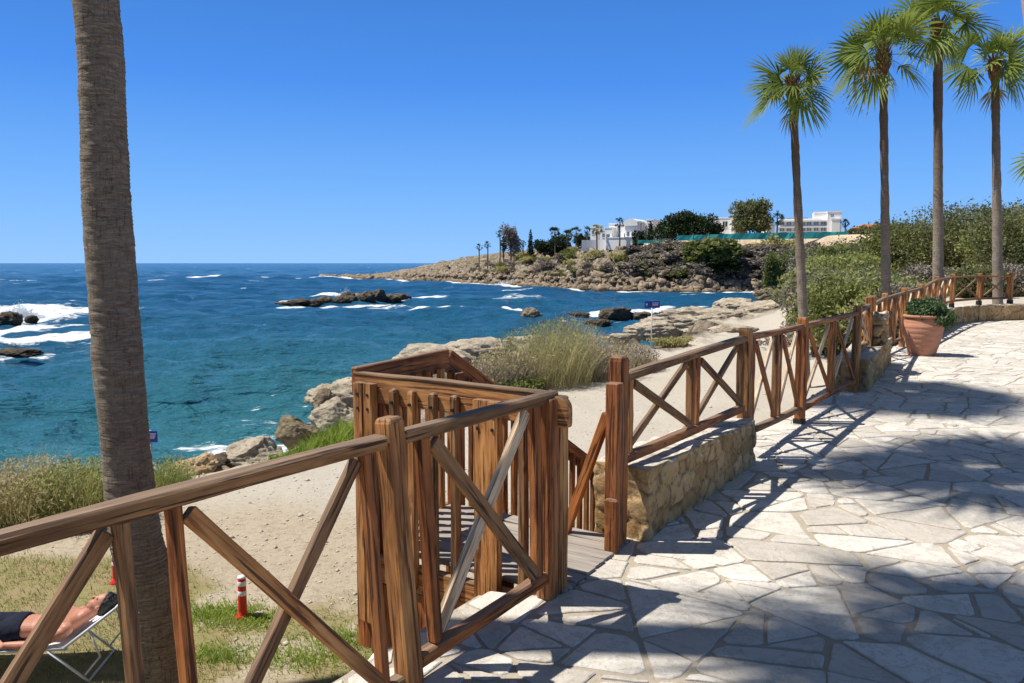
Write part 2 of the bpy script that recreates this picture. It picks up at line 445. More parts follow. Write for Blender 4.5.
# ---- sea
def seg_d(x, y, a, b):
    d = np.array(b)-np.array(a); L2 = max(d@d, 1e-9); t = np.clip(((x-a[0])*d[0]+(y-a[1])*d[1])/L2, 0, 1)
    return np.hypot(x-a[0]-t*d[0], y-a[1]-t*d[1]), t
sfine = np.radians(np.concatenate([np.arange(-180, -44, 4), np.arange(-44, 30, .13), np.arange(30, 180.1, 4)]))
srad = np.concatenate([[8, 10, 11.5], np.exp(np.arange(math.log(12.5), math.log(420), .0048)), np.exp(np.arange(math.log(425), math.log(3000), .02)), [4000, 7000, 12000, 20000, 40000]])
sx, sy, sf = polar(srad, sfine); sd = coast_d(sx, sy)
keep = (sd[sf] < 3).any(1); sf = sf[keep]; used = np.unique(sf); rm = -np.ones(len(sx), int); rm[used] = np.arange(len(used)); sf = rm[sf]
sx, sy, sd = sx[used], sy[used], sd[used]
sr = np.hypot(sx, sy)
sz = np.zeros(len(sx)); wr = np.random.default_rng(3)
for i in range(46):
    lam = 0.7*1.095**i*(1+.1*wr.random()); ang = R(250)+wr.normal(0, .55); kx, ky = math.cos(ang)*2*math.pi/lam, math.sin(ang)*2*math.pi/lam
    amp = .017*lam**.66
    res = np.maximum(sr*.0048, sr*.0023)
    fade = np.clip((lam/np.maximum(res, .01)-2.5)/3, 0, 1)
    ph = kx*sx+ky*sy+wr.random()*6.28+1.2*vnoise(sx*.05/(lam**.3), sy*.05/(lam**.3), s=60+i)
    sw = np.sin(ph); sz += fade*amp*(.6*(1-2*np.abs(sw)**.9+.2) if i % 3 == 0 else sw)
sz *= (.45+.55*sstep(0, 12, -sd))
foam = np.zeros(len(sx))
def stroke(p, q, wpx, amt=1., raise_=0.):
    """foam band between two picture-derived places on the water, width in metres"""
    global foam, sz
    a = at_z(*p, SEA); b = at_z(*q, SEA)
    d, t = seg_d(sx, sy, (a.x, a.y), (b.x, b.y))
    wob = 1+.6*fbm(sx*.3, sy*.3, s=70)
    v = amt*np.exp(-(d/(wpx*wob))**2)
    foam = np.maximum(foam, v); sz += raise_*np.exp(-(d/(wpx*.5))**2)
stroke((-10, 339), (88, 336), 2.9, 1.2, .3); stroke((-10, 330), (70, 327), 2.4, .85, .1); stroke((30, 319), (92, 312), 6.5, .95, .2); stroke((-10, 316), (30, 310), 7.5, 1.0, .2)
stroke((0, 352), (45, 348), 1.2, .6); stroke((-5, 322), (90, 325), 3, .62)
stroke((197, 277.5), (222, 277), 4, 1.1, .5)
stroke((282, 300.5), (345, 299), 1.4, 1.1, .3); stroke((345, 298), (435, 299), 2.0, .95, .2); stroke((280, 306.5), (405, 303.5), 1.1, 1.1); stroke((390, 301), (438, 298.5), 2.2, 1.0)
stroke((320, 297), (345, 296), 1.6, 1.2, .5)
stroke((418, 313), (505, 311.5), 1.0, 1.15, .35); stroke((505, 312), (520, 316), 1.1, 1.1, .25)
stroke((520, 317), (610, 317), 1.1, .9, .1); stroke((600, 315), (730, 310), 1.6, 1.0, .15); stroke((560, 322), (620, 322), .6, .6)
stroke((505, 283.5), (530, 285.5), 4, 1.1, .5); stroke((265, 277.4), (400, 278.6), 3.5, .95, .2); stroke((400, 279.5), (500, 284), 2.2, .8)
stroke((240, 323), (262, 322), .8, .5); stroke((150, 300), (215, 297), 1.2, .4)
stroke((615, 291), (770, 294), 1.0, .9)
fringe = np.where(sy > 100, np.exp(-((sd+1.1)/3.0)**2)*(1.25+.55*fbm(sx*.1, sy*.1, s=71)), np.exp(-((sd+.3)/1.0)**2)*(.55+.6*fbm(sx*.3, sy*.3, s=72)))
foam = np.maximum(foam, fringe)
# broken foam specks in the near bay
near = np.exp(-((sr-27)/14)**2)*sstep(-15, -10, sx)*(.46+.75*fbm(sx*.35, sy*.7, s=73))
foam = np.maximum(foam, np.clip(near, 0, .60))
caps = sstep(.46, .66, fbm(sx*.06, sy*.22, o=3, s=74))*.55*sstep(60, 120, sr)
foam = np.maximum(foam, caps*(sr < 1500))
shal = np.exp(-np.maximum(-sd, 0)/9.)*sstep(90, 50, sy)*1.0+.35*np.exp(-np.maximum(-sd, 0)/35.)*sstep(120, 50, sy)+.25*sstep(200, 60, sr)
shal = np.clip(shal+.18*fbm(sx*.05, sy*.05, s=75), 0, 1)
k = N('sea_water')
P = k.pos(); fo = k.attr('foam'); sh = k.attr('shallow')
deep = k.mix(k.noise(k.mapping(P, (.006, .02, 1)), 1, 4, .6), (.005, .062, .155), (.009, .088, .19))
col = k.mix(sh, deep, (.035, .155, .19))
ff = k.noise(k.mapping(P, (.7, 1.6, 1)), 1.0, 8, .72, .6)
fk = k.ramp(k.noise(k.mapping(P, (1.3, 4.2, 1)), 1.0, 5, .6, .4), [(.655, 0.), (.72, .55)])
fo = k.math('ADD', fo, k.math('MULTIPLY', fk, k.math('MULTIPLY', sh, .9)))
ft = k.math('ADD', fo, k.math('MULTIPLY', k.math('SUBTRACT', ff, .5), 1.5))
fm = k.ramp(ft, [(.47, 0.), (.66, 1.)])
col = k.mix(fm, col, (.80, .83, .85)); k.col(col)
b1 = k.noise(k.mapping(P, (.35, .9, 1)), 1, 6, .6, .3); b2 = k.noise(k.mapping(P, (1.6, 3.6, 1)), 1.3, 5, .6, .3); b3 = k.noise(k.mapping(P, (.03, .1, 1)), 1, 5, .6)
bb = k.math('ADD', k.math('MULTIPLY', b1, 1.1), k.math('ADD', k.math('MULTIPLY', b2, .28), k.math('MULTIPLY', b3, 2.0)))
rg = k.math('ADD', .16, k.math('MULTIPLY', fm, .7))
k.b.inputs['IOR'].default_value = 1.33
M_SEA = k.fin(rg, .10, k.bump(bb, 1., .95))
sme = npmesh('sea', np.stack([sx, sy, SEA+sz], 1), sf, M_SEA, True, {'foam': foam, 'shallow': shal})
tag(link('sea', sme), 'deep blue sea with small waves and white breakers', 'sea', kind='structure')

# ---- spray over the left reef and by the islet
def spray(p, wx, h, n, label, s=1.0):
    o = at_z(*p, SEA); V = []; Fc = []
    for i in range(n):
        a = random.gauss(0, wx); hh = abs(random.gauss(0, h))*math.exp(-abs(a)/wx*.7); b = random.gauss(0, wx*.25)
        r = s*random.uniform(.03, .11)*(1.3-hh/(h*3))
        c = Vector((o.x+a+hh*.2, o.y+b, SEA+hh)); q = len(V)
        for dx, dy, dz in ((1, 0, -.6), (-.6, .8, -.5), (-.5, -.8, -.5), (0, 0, 1)):
            V.append((c.x+dx*r*random.uniform(.6, 1.3), c.y+dy*r, c.z+dz*r*random.uniform(.6, 1.4)))
        Fc += [(q, q+1, q+3), (q+1, q+2, q+3), (q+2, q, q+3), (q, q+2, q+1)]
    tag(link('sea_spray', npmesh('sea_spray', V, Fc, M_FOAM)), label, 'spray', kind='stuff')
M_FOAM = simple('foam_spray', (.85, .87, .88), .9, .1, .03)
spray((18, 318), 1.2, .85, 1500, 'white spray thrown up over the reef at the left edge')
spray((345, 298), .9, .9, 500, 'small burst of white spray behind the low rocky islet', 1.3)
spray((516, 285), 3.0, 1.0, 700, 'white spray where a wave hits the headland shore', 2.2)

# ================================================================== PATIO
def clip(poly, p, n):
    out = []
    for i in range(len(poly)):
        a, b = poly[i], poly[(i+1) % len(poly)]
        da = (a[0]-p[0])*n[0]+(a[1]-p[1])*n[1]; db = (b[0]-p[0])*n[0]+(b[1]-p[1])*n[1]
        if da <= 0: out.append(a)
        if da*db < 0:
            t = da/(da-db); out.append((a[0]+t*(b[0]-a[0]), a[1]+t*(b[1]-a[1])))
    return out
big = [(-60, -60), (60, -60), (60, 60), (-60, 60)]
for p, n in HPL: big = clip(big, p, n)
def uv(u, v): q = E_+UD*u+VD*v; return (q.x, q.y)
NU0, NU1, NV = -1.02, 2.1, .10
PAT = []
for i_, p_ in enumerate(big):
    PAT.append(p_); q_ = big[(i_+1) % len(big)]
    on = lambda t: abs((t[0]-L0.x)*VD.x+(t[1]-L0.y)*VD.y) < 1e-6
    if on(p_) and on(q_):
        fwd = (q_[0]-p_[0])*UD.x+(q_[1]-p_[1])*UD.y > 0
        nn_ = [uv(NU0, .27), uv(NU0, NV), uv(NU1, NV), uv(NU1, .27)]; PAT += nn_ if fwd else nn_[::-1]
bm = bmesh.new()
top = [bm.verts.new((x, y, -.0045)) for x, y in PAT]; bot = [bm.verts.new((x, y, -2.6)) for x, y in PAT]
bm.faces.new(top)
me = bpy.data.meshes.new('patio_base'); 
for i in range(len(PAT)):
    j = (i+1) % len(PAT); bm.faces.new((top[j], top[i], bot[i], bot[j]))
bmesh.ops.recalc_face_normals(bm, faces=bm.faces); bm.to_mesh(me); bm.free(); me.materials.append(M_MORTAR)
pb = tag(link('patio', me), 'paved terrace of pale irregular flagstones in grey mortar', 'terrace', kind='structure')
# crazy paving: cells of a jittered, stretched set of seeds
def paving():
    V = []; Fc = []; cellv = []
    TH = R(28); cth, sth = math.cos(TH), math.sin(TH); ST = 1.25
    st = .50; pts = []
    g0 = random.Random(5)
    for i in range(-50, 60):
        for j in range(-50, 60):
            if g0.random() < .12: continue
            x = (i+g0.uniform(-.48, .48))*st; y = (j+g0.uniform(-.48, .48))*st
            pts.append((x*ST, y))
    pts = np.array(pts)
    wp = np.stack([pts[:, 0]*cth-pts[:, 1]*sth+6, pts[:, 0]*sth+pts[:, 1]*cth+7], 1)
    ins = patio_in(wp[:, 0], wp[:, 1]) < .25
    vis = (wp[:, 1] > -1.5) & (wp[:, 1] < 25) & (wp[:, 0] < 20)
    def area(W): return .5*abs(sum(W[i-1][0]*W[i][1]-W[i][0]*W[i-1][1] for i in range(len(W))))
    def split(W, out, depth=0):
        A_ = area(W); n = len(W); cx = sum(p[0] for p in W)/n; cy = sum(p[1] for p in W)/n
        if depth > 3 or A_ < g0.choice([.04, .06, .09, .14, .22]): out.append(W); return
        # cut across the longest extent, off centre and skewed
        far = max(((p, q) for p in W for q in W), key=lambda t: math.dist(*t)); d = (far[1][0]-far[0][0], far[1][1]-far[0][1]); a_ = math.atan2(d[1], d[0])+g0.gauss(0, .42)
        n_ = (math.cos(a_), math.sin(a_)); sh = g0.uniform(-.16, .16)*math.hypot(*d); c_ = (cx+n_[0]*sh, cy+n_[1]*sh)
        for q in (clip(W, c_, n_), clip(W, c_, (-n_[0], -n_[1]))):
            if len(q) >= 3: split(q, out, depth+1)
    for i in np.nonzero(ins & vis)[0]:
        p = wp[i]; q = pts[i]
        dd = np.hypot(*(pts-q).T); nb = np.argsort(dd)[1:18]
        poly = [(-1.6, -1.6), (1.6, -1.6), (1.6, 1.6), (-1.6, 1.6)]
        for k2 in nb:
            v = pts[k2]-q; L = np.hypot(*v); n = v/L
            poly = clip(poly, (n[0]*L/2, n[1]*L/2), n)
            if len(poly) < 3: break
        if len(poly) < 3: continue
        W0 = [(a*cth-b*sth+p[0], a*sth+b*cth+p[1]) for a, b in poly]
        for hpp, hn in HPL:
            W0 = clip(W0, (hpp.x-hn.x*.005, hpp.y-hn.y*.005), (hn.x, hn.y))
            if len(W0) < 3: break
        if len(W0) < 3: continue
        cu_ = sum((a-E_.x)*UD.x+(b-E_.y)*UD.y for a, b in W0)/len(W0)
        if NU0 < cu_ < NU1:
            qn = uv(0, NV-.005); W0 = clip(W0, qn, (VD.x, VD.y))
            if len(W0) < 3: continue
        outp = []; split(W0, outp)
        for W in outp:
            W = [W[a] for a in range(len(W)) if math.dist(W[a-1], W[a]) > .004]
            if len(W) < 3: continue
            sg = sum(W[i2-1][0]*W[i2][1]-W[i2][0]*W[i2-1][1] for i2 in range(len(W)))
            if sg < 0: W = W[::-1]
            base = g0.choice([.004, .006, .009, .012, .016]); Q = list(W)
            for a in range(len(W)):
                P1, P2 = W[a-1], W[a]; L = math.dist(P1, P2); n = ((P2[1]-P1[1])/L, -(P2[0]-P1[0])/L); gp_ = base*g0.uniform(.6, 1.7)
                Q = clip(Q, (P1[0]-n[0]*gp_, P1[1]-n[1]*gp_), n)
                if len(Q) < 3: break
            if len(Q) < 3 or area(Q) < .004: continue
            W = Q; near_ = math.hypot(W[0][0], W[0][1]) < 12
            stp = .03 if near_ else .12; nW = len(W); cx = sum(a for a, b in W)/nW; cy = sum(b for a, b in W)/nW
            RW = []
            for a in range(nW):
                P0_, P1_, P2_ = W[a-1], W[a], W[(a+1) % nW]; l1 = math.dist(P0_, P1_); l2 = math.dist(P1_, P2_)
                if l1 < 1e-4 or l2 < 1e-4: continue
                c_ = min(g0.choice([.004, .012, .03, .05]), l1*.35, l2*.35)
                RW.append((P1_[0]+(P0_[0]-P1_[0])*c_/l1, P1_[1]+(P0_[1]-P1_[1])*c_/l1)); RW.append((P1_[0]+(P2_[0]-P1_[0])*c_/l2, P1_[1]+(P2_[1]-P1_[1])*c_/l2))
            ring = []
            for a in range(len(RW)):
                A_, B_ = RW[a], RW[(a+1) % len(RW)]; L = math.dist(A_, B_); m = max(1, int(L/stp))
                for t in range(m): ring.append((A_[0]+(B_[0]-A_[0])*t/m, A_[1]+(B_[1]-A_[1])*t/m))
            if len(ring) < 3: continue
            ra = np.array(ring)
            ra = ra+np.stack([fbm(ra[:, 0]*7, ra[:, 1]*7, s=81, o=4)*.011, fbm(ra[:, 0]*7, ra[:, 1]*7, s=82, o=4)*.011], 1)
            h = g0.uniform(.0, .0035); tx_, ty_ = g0.gauss(0, .003), g0.gauss(0, .003); cv = g0.random(); q0 = len(V); m = len(ra)
            for (x, y) in ra: V.append((x, y, -.016)); cellv.append(cv)
            for (x, y) in ra: V.append((x, y, h-.003+(x-cx)*tx_+(y-cy)*ty_)); cellv.append(cv)
            for (x, y) in ra:
                x2 = x+(cx-x)*.04; y2 = y+(cy-y)*.04
                V.append((x2, y2, h+.001+(x2-cx)*tx_+(y2-cy)*ty_)); cellv.append(cv)
            for a in range(m):
                b = (a+1) % m
                Fc.append((q0+a, q0+b, q0+m+b, q0+m+a)); Fc.append((q0+m+a, q0+m+b, q0+2*m+b, q0+2*m+a))
            Fc.append(tuple(range(q0+2*m, q0+3*m)))
    return npmesh('flagstones', V, Fc, M_FLAG, False, {'cell': np.array(cellv)})
fs = link('flagstones', paving(), pb)
tag(fs, kind='stuff')

# ================================================================== BEAMS
def ngon_beam(L, w, t, ch, segs=6, jit=.0015, round_top=0., seed=0, taper=0.):
    g = random.Random(seed); V = []; Fc = []
    prof = [(-w/2+ch, -t/2), (w/2-ch, -t/2), (w/2, -t/2+ch), (w/2, t/2-ch), (w/2-ch, t/2), (-w/2+ch, t/2), (-w/2, t/2-ch), (-w/2, -t/2+ch)]
    bx, by = g.uniform(-1, 1)*L*.003, g.uniform(-1, 1)*L*.003
    zs = [0, ch]+[L*i/segs for i in range(1, segs)]+[L-max(ch, round_top), L-max(ch, round_top)*.35, L]
    for i, z in enumerate(zs):
        s = 1.0
        if i == 0: s = 1-ch/w*1.2
        if i == len(zs)-1: s = 1-(ch if not round_top else round_top*.9)/w*1.3
        if i == len(zs)-2: s = 1-(ch if not round_top else round_top*.9)/w*.45
        bow = math.sin(math.pi*z/L)
        for x, y in prof:
            V.append((x*s+bx*bow+g.gauss(0, jit), y*s+by*bow+g.gauss(0, jit), z))
    n = len(zs)
    for i in range(n-1):
        for a in range(8):
            b = (a+1) % 8; Fc.append((i*8+a, i*8+b, i*8+8+b, i*8+8+a))
    Fc.append(tuple(range(7, -1, -1))); Fc.append(tuple((n-1)*8+a for a in range(8)))
    return V, Fc
_bs = [0]
def beam(name, p0, p1, w, t, mat, parent, side, ch=None, round_top=0.):
    """timber from p0 to p1; w is measured along `side`, t across it"""
    p0, p1 = Vector(p0), Vector(p1); z = (p1-p0); L = z.length; z.normalize()
    x = Vector(side) if len(side) == 3 else Vector((side[0], side[1], 0)); x = (x-z*x.dot(z)).normalized(); y = z.cross(x)
    _bs[0] += 1
    V, Fc = ngon_beam(L, w, t, ch or min(w, t)*.10, 6, .0012, round_top, _bs[0])
    me = npmesh(name, V, Fc, mat)
    M = Matrix((x, y, z)).transposed().to_4x4(); M.translation = p0-(parent.location if parent else Vector())
    return link(name, me, parent, M)
def v3(p, z): return Vector((p[0], p[1], z))

def panel(par, a, b, zt, zb, bays, lean=(0, 0), off=.0, mats=None, gap=.055, seed=0, rail_ext=(0, 0), stw=.055, pairgap=.05, rw=.066, rt=.052, br=(.050, .028)):
    """rail panel from a to b: top and bottom rail, upright stiles in pairs, crossed braces. zt/zb: (start,end) rail heights"""
    g = random.Random(seed)
    a, b = Vector(a), Vector(b); d = (b-a).normalized(); L = (b-a).length; nrm = Vector((-d.y, d.x))
    def P(s, z, o=0.):
        f = s/L; ln = lean[0]*(1-f)+lean[1]*f; q = a+d*s+nrm*(ln*z+o+off)
        return Vector((q.x, q.y, z))
    T = lambda s: zt[0]+(zt[1]-zt[0])*s/L
    B = lambda s: zb[0]+(zb[1]-zb[0])*s/L
    beam('top_rail', P(-rail_ext[0], T(0)-rt/2), P(L+rail_ext[1], T(L)-rt/2), rt, rw, W_GREY if g.random() < .7 else W_RED, par, (0, 0, 1), .009)
    beam('bottom_rail', P(.0, B(0)+.03), P(L, B(L)+.03), .06, .055, W_GREY if g.random() < .5 else W_RED, par, (0, 0, 1), .008)
    bl = L/bays
    for i in range(bays):
        s0 = i*bl+((gap if isinstance(gap, float) else gap[0]) if i == 0 else pairgap/2+.01); s1 = (i+1)*bl-((gap if isinstance(gap, float) else gap[1]) if i == bays-1 else pairgap/2+.01)
        for s in (s0+stw/2, s1-stw/2):
            beam('stile', P(s, B(s)+.06), P(s, T(s)-rt+.002), stw, .05, g.choice([W_RED, W_RED, W_TAN, W_GREY]), par, (d.x, d.y, 0), .006)
        q0, q1 = s0+stw+.002, s1-stw-.002
        m1, m2 = (mats or (g.choice([W_GREY, W_RED, W_TAN]), g.choice([W_PALE, W_TAN, W_GREY])))
        zt0, zt1, zb0, zb1 = T(q0)-rt-.025, T(q1)-rt-.025, B(q0)+.085, B(q1)+.085
        beam('brace', P(q0+.012, zt0, -.017), P(q1-.012, zb1, -.017), br[0], br[1], m1, par, (d.x, d.y, 0), .004)
        beam('brace', P(q0+.012, zb0, .018), P(q1-.012, zt1, .018), br[0], br[1], m2, par, (d.x, d.y, 0), .004)
def post(par, p, z0, z1, w=.095, mat=W_RED, lean=0., nrm=None, d=UD):
    p = Vector(p); n = nrm or Vector((-d.y, d.x)); q0 = p+n*(lean*z0); q1 = p+n*(lean*z1)
    return beam('post', (q0.x, q0.y, z0), (q1.x, q1.y, z1), w, w, mat, par, (d.x, d.y, 0), .008, .022)

# ---- fence at the near left, up to the stair corner
A = Vector((-.40, 2.99)); Cc = Vector((.187, 3.84))
DA = Vector((.555, .832)).normalized(); DC = (Cc-A).normalized()
near_f = empty('wooden_fence', (A.x, A.y, 0), 'nearest weathered timber fence, running from the left edge to the stair corner', 'fence')
post(near_f, A, 0.0, 1.06, .086, W_TAN, .085, d=DA)
PL = A-DA*1.97
panel(near_f, PL, A-DA*.05, (1.0, 1.0), (.01, .01), 2, (.085, .085), mats=(W_TAN, W_GREY), seed=4, gap=(.07, .075), pairgap=.105, stw=.036, rw=.072, rt=.052, br=(.050, .03))
panel(near_f, A+DC*.05, Cc-DC*.0, (1.0, 1.03), (.05, .085), 1, (.08, .015), mats=(W_GREY, W_PALE), seed=8, gap=.09, rail_ext=(0, .05), stw=.052, br=(.064, .03))
post(near_f, PL-DA*.05, 0.0, 1.06, .098, W_RED, .085, d=DA)
panel(near_f, PL-DA*2.2, PL-DA*.1, (1.0, 1.0), (.12, .12), 2, (.085, .085), seed=5)
for off_, m_ in ((-.02, W_RED), (.07, W_TAN)):
    q = Cc+DC*off_
    beam('corner_post', (q.x, q.y, 0.0), (q.x, q.y, 1.0), .075, .085, m_, near_f, (DC.x, DC.y, 0), .008)

# ---- wooden stair: platform, two balustrades, flight going down beside the terrace
st = empty('wooden_staircase', (Cc.x, Cc.y, 0), 'timber platform and stair leading down from the terrace to the beach, with slatted balustrades', 'staircase')
SU = Vector((.50, .866)).normalized(); SV = Vector((-.835, .55)).normalized()
O = Cc+DC*.02
def SP(u, v, z=0): q = O+SU*u+SV*v; return Vector((q.x, q.y, z))
LV = 1.265; LU = .86
# deck boards run outward
nb = 7
for i in range(nb):
    u0 = .03+(LU+.02)*i/nb
    beam('deck_board', SP(u0+.06, -.06, .004), SP(u0+.06, LV, .004), .118, .032, W_OLD, st, (SU.x, SU.y, 0), .006)
beam('deck_edge_board', SP(.0, LV+.03, -.06), SP(LU+.06, LV+.03, -.06), .16, .045, W_TAN, st, (0, 0, 1), .01)
beam('deck_edge_board', SP(-.02, .10, -.10), SP(-.02, LV+.01, -.10), .16, .05, W_TAN, st, (0, 0, 1), .012)
# carved bracket under the near edge: curved board
def bracket():
    V = []; Fc = []; n = 14
    for i in range(n+1):
        t = i/n; v = .15+(LV-.1)*t; zt_ = -.19; zb_ = -.22-.34*math.sin(t*math.pi*.5)**2*1.0
        for s in (-.025, .025):
            for z in (zt_, zb_-.05): 
                q = SP(s+.0, v, z)-Vector((O.x, O.y, 0)); V.append((q.x, q.y, q.z))
    for i in range(n):
        a = i*4; b = a+4
        Fc += [(a, a+1, b+1, b), (a+2, b+2, b+3, a+3), (a, b, b+2, a+2), (a+1, a+3, b+3, b+1)]
    Fc += [(0, 2, 3, 1), (n*4, n*4+1, n*4+3, n*4+2)]
    o = link('bracket', npmesh('bracket', V, Fc, W_RED), st); o.location = Vector((O.x, O.y, 0))-st.location
bracket()
# near balustrade (v axis, u = -0.01): a plank on edge with rounded end
def plank_round(name, p0, p1, h, t, mat, par, rend=True):
    """board on edge with a rounded far end (profile in the vertical plane)"""
    p0, p1 = Vector(p0), Vector(p1); L = (p1-p0).length; z = (p1-p0).normalized(); x = Vector((0, 0, 1)); x = (x-z*x.dot(z)).normalized(); y = z.cross(x)
    pr = [(0, -h/2), (0, h/2)]
    r = h*.42
    if rend:
        pr += [(L-r+r*math.sin(a), h/2-r+r*math.cos(a)) for a in np.linspace(0, math.pi/2, 7)]
        pr += [(L-.01*(1-math.cos(a)), -h/2+.02-.02*math.sin(a)) for a in np.linspace(0, math.pi/2, 3)]
    else: pr += [(L, h/2), (L, -h/2)]
    V = [(b, s*t/2, a) for s in (-1, 1) for a, b in pr]; n = len(pr)
    Fc = [tuple(range(n)), tuple(range(2*n-1, n-1, -1))]+[(i, n+i, n+(i+1) % n, (i+1) % n) for i in range(n)]
    me = npmesh(name, V, [f[::-1] for f in Fc], mat)
    M = Matrix((x, y, z)).transposed().to_4x4(); M.translation = p0-par.location
    bmm = bmesh.new(); bmm.from_mesh(me); bmesh.ops.recalc_face_normals(bmm, faces=bmm.faces)
    bmesh.ops.bevel(bmm, geom=[e for e in bmm.edges if e.calc_face_angle(0) > .9], offset=.006, segments=1, affect='EDGES'); bmm.to_mesh(me); bmm.free()
    return link(name, me, par, M)
TZ = .998
plank_round('handrail_board', SP(-.0, LV+.04, TZ-.06), SP(-.0, -.10, TZ-.065), .15, .05, W_TAN, st)
beam('handrail_cap', SP(-.0, LV+.05, TZ+.022), SP(-.0, .0, TZ+.018), .06, .016, W_GREY, st, (SU.x, SU.y, 0), .004)
def bal(u, v, w, t, z0, z1, m, name='baluster', rt_=.02): beam(name, SP(u, v, z0), SP(u, v, z1), w, t, m, st, (SV.x, SV.y, 0), .006, rt_)
bal(-.055, LV-.03, .07, .05, -.42, TZ-.02, W_TAN, 'post', .004); bal(-.055, LV-.105, .07, .05, -.42, TZ-.02, W_TAN, 'post', .004)
bal(.045, LV-.06, .10, .045, -2.2, TZ-.13, W_RED, 'post', .004)
for v_, m_ in ((.985, W_GREY), (.855, W_TAN), (.71, W_GREY), (.565, W_GREY), (.14, W_GREY)):
    bal(-.05, v_, .044, .044, -.15, TZ-.035, m_)
bal(-.055, .355, .155, .045, -.20, TZ-.04, W_TAN, 'wide_board', .006)
def bolts(pts, par_obj):
    V = []; Fc = []
    for p in pts: limb(V, Fc, p-Vector((SU.x, SU.y, 0))*.004, p+Vector((SU.x, SU.y, 0))*.01, .009, .009, 10, 1)
    o = link('bolt_heads', npmesh('bolt_heads', V, Fc, M_BLACK), par_obj); o.matrix_parent_inverse = (Matrix.Translation(st.location) @ par_obj.matrix_local).inverted()
BOLT_JOBS = [(.355, (-.045, .045), (-.075, -.15)), (LV-.03, (0.,), (-.05, -.13)), (LV-.105, (0.,), (-.05, -.13)), (.985, (0.,), (-.075,)), (.855, (0.,), (-.075,)), (.71, (0.,), (-.075,)), (.565, (0.,), (-.075,))]
# outer balustrade (u axis, v = LV)
plank_round('handrail_board', SP(-.02, LV+.05, TZ-.02), SP(LU+.06, LV+.05, TZ-.0), .15, .045, W_RED, st, False)
for i in range(6):
    beam('baluster', SP(.10+i*.135, LV+.0, -.14), SP(.10+i*.135, LV+.0, TZ-.04), .05, .04, [W_RED, W_RED, W_TAN][i % 3], st, (SU.x, SU.y, 0), .005)
# sloping outer balustrade and flight
run = 2.9; drop = 1.55
def FP(t, v, z): q = O+SU*(LU+.06+run*t)+SV*v; return Vector((q.x, q.y, z-drop*t))
plank_round('handrail_board', FP(0, LV+.05, TZ-.0), FP(1, LV+.05, TZ-.0), .15, .045, W_RED, st, False)
for i in range(19):
    t = .03+i/19.5
    p0_ = FP(t, LV+.0, -.28); p1_ = FP(t, LV+.0, TZ-.03); beam('baluster', p0_, p1_, .05, .04, [W_RED, W_RED, W_TAN, W_GREY][i % 4], st, (SU.x, SU.y, 0), .005)
beam('stringer', FP(0, LV-.06, -.16), FP(1.12, LV-.06, -.22), .22, .05, W_RED, st, (0, 0, 1), .008)
beam('stringer', FP(0, .16, -.16), FP(1.12, .16, -.22), .22, .05, W_RED, st, (0, 0, 1), .008)
for i in range(9):
    t = (i+.5)/9
    q0_, q1_ = FP(t, .19, -.09), FP(t, LV-.09, -.09)
    beam('step', q0_, q1_, .27, .035, W_GREY if i % 2 else W_TAN, st, (SU.x, SU.y, 0), .006)
bm_ = beam('deck_edge_board', SP(LU+.045, -.02, -.045), SP(LU+.045, LV, -.045), .115, .05, W_GREY, st, (0, 0, 1), .008)
for t in (0., .97):
    q = FP(t, LV-.02, 0); gz = ground(q.x, q.y); beam('post', (q.x, q.y, gz-.1), (q.x, q.y, q.z+TZ-.08), .09, .09, W_RED, st, (SU.x, SU.y, 0), .008)
q = SP(.05, .3); 
for (u_, v_) in ((.1, .35), (LU-.05, LV-.08)):
    q = SP(u_, v_); beam('post', (q.x, q.y, -2.25), (q.x, q.y, -.03), .09, .09, W_RED, st, (SU.x, SU.y, 0), .008)

# ---- fence beyond the stair opening, over the first low wall
E = Vector((.617, 4.57)); Fp = Vector((1.93, 6.57)); G = Vector((2.97, 8.15)); H = Vector((4.39, 10.15))
mid_f = empty('wooden_fence', (E.x, E.y, 0), 'red-brown timber fence with crossed braces, from the stair opening over the first low stone wall', 'fence')
d1 = (Fp-E).normalized(); n1_ = Vector((-d1.y, d1.x))
beam('post', (E.x, E.y, 0), (E.x, E.y, 1.12), .10, .085, W_RED, mid_f, (d1.x, d1.y, 0), .008, .03)
q = E+Vector((-.035, -.085))
beam('post', (q.x, q.y, 0), (q.x, q.y, .975), .075, .08, W_RED, mid_f, (d1.x, d1.y, 0), .006, .006)
q = E+Vector((-.052, -.145))
beam('post_block', (q.x, q.y, 0.002), (q.x, q.y, .32), .03, .078, W_RED, mid_f, (d1.x, d1.y, 0), .006, .012)
beam('diagonal_strut', v3(E+SV*.02-d1*.05, .78)+Vector((-.02, .03, 0)), v3(E+SV*.36-d1*.02, -.05), .055, .045, W_RED, mid_f, (0, 0, 1), .005)
panel(mid_f, E+d1*.06, Fp-d1*.06, (1.015, 1.06), (.47, .43), 2, seed=21, mats=(W_GREY, W_GREY), gap=.04, pairgap=.03, rail_ext=(.0, .0))
post(mid_f, Fp, .36, 1.115, .095, W_TAN, d=d1); post(mid_f, Fp+d1*.085, .36, 1.05, .05, W_RED, d=d1)
d2 = (G-Fp).normalized()
panel(mid_f, Fp+d2*.10, G-d2*.05, (1.06, 1.03), (.20, .13), 2, seed=22, mats=(W_RED, W_PALE), gap=.05)
post(mid_f, G, 0.05, 1.10, .095, W_RED, d=d2)
d3 = (H-G).normalized()
panel(mid_f, G+d3*.05, H-d3*.05, (1.03, 1.04), (.11, .11), 2, seed=23, mats=(W_RED, W_PALE), gap=.05)
post(mid_f, H, 0.0, 1.11, .095, W_TAN, d=d3)
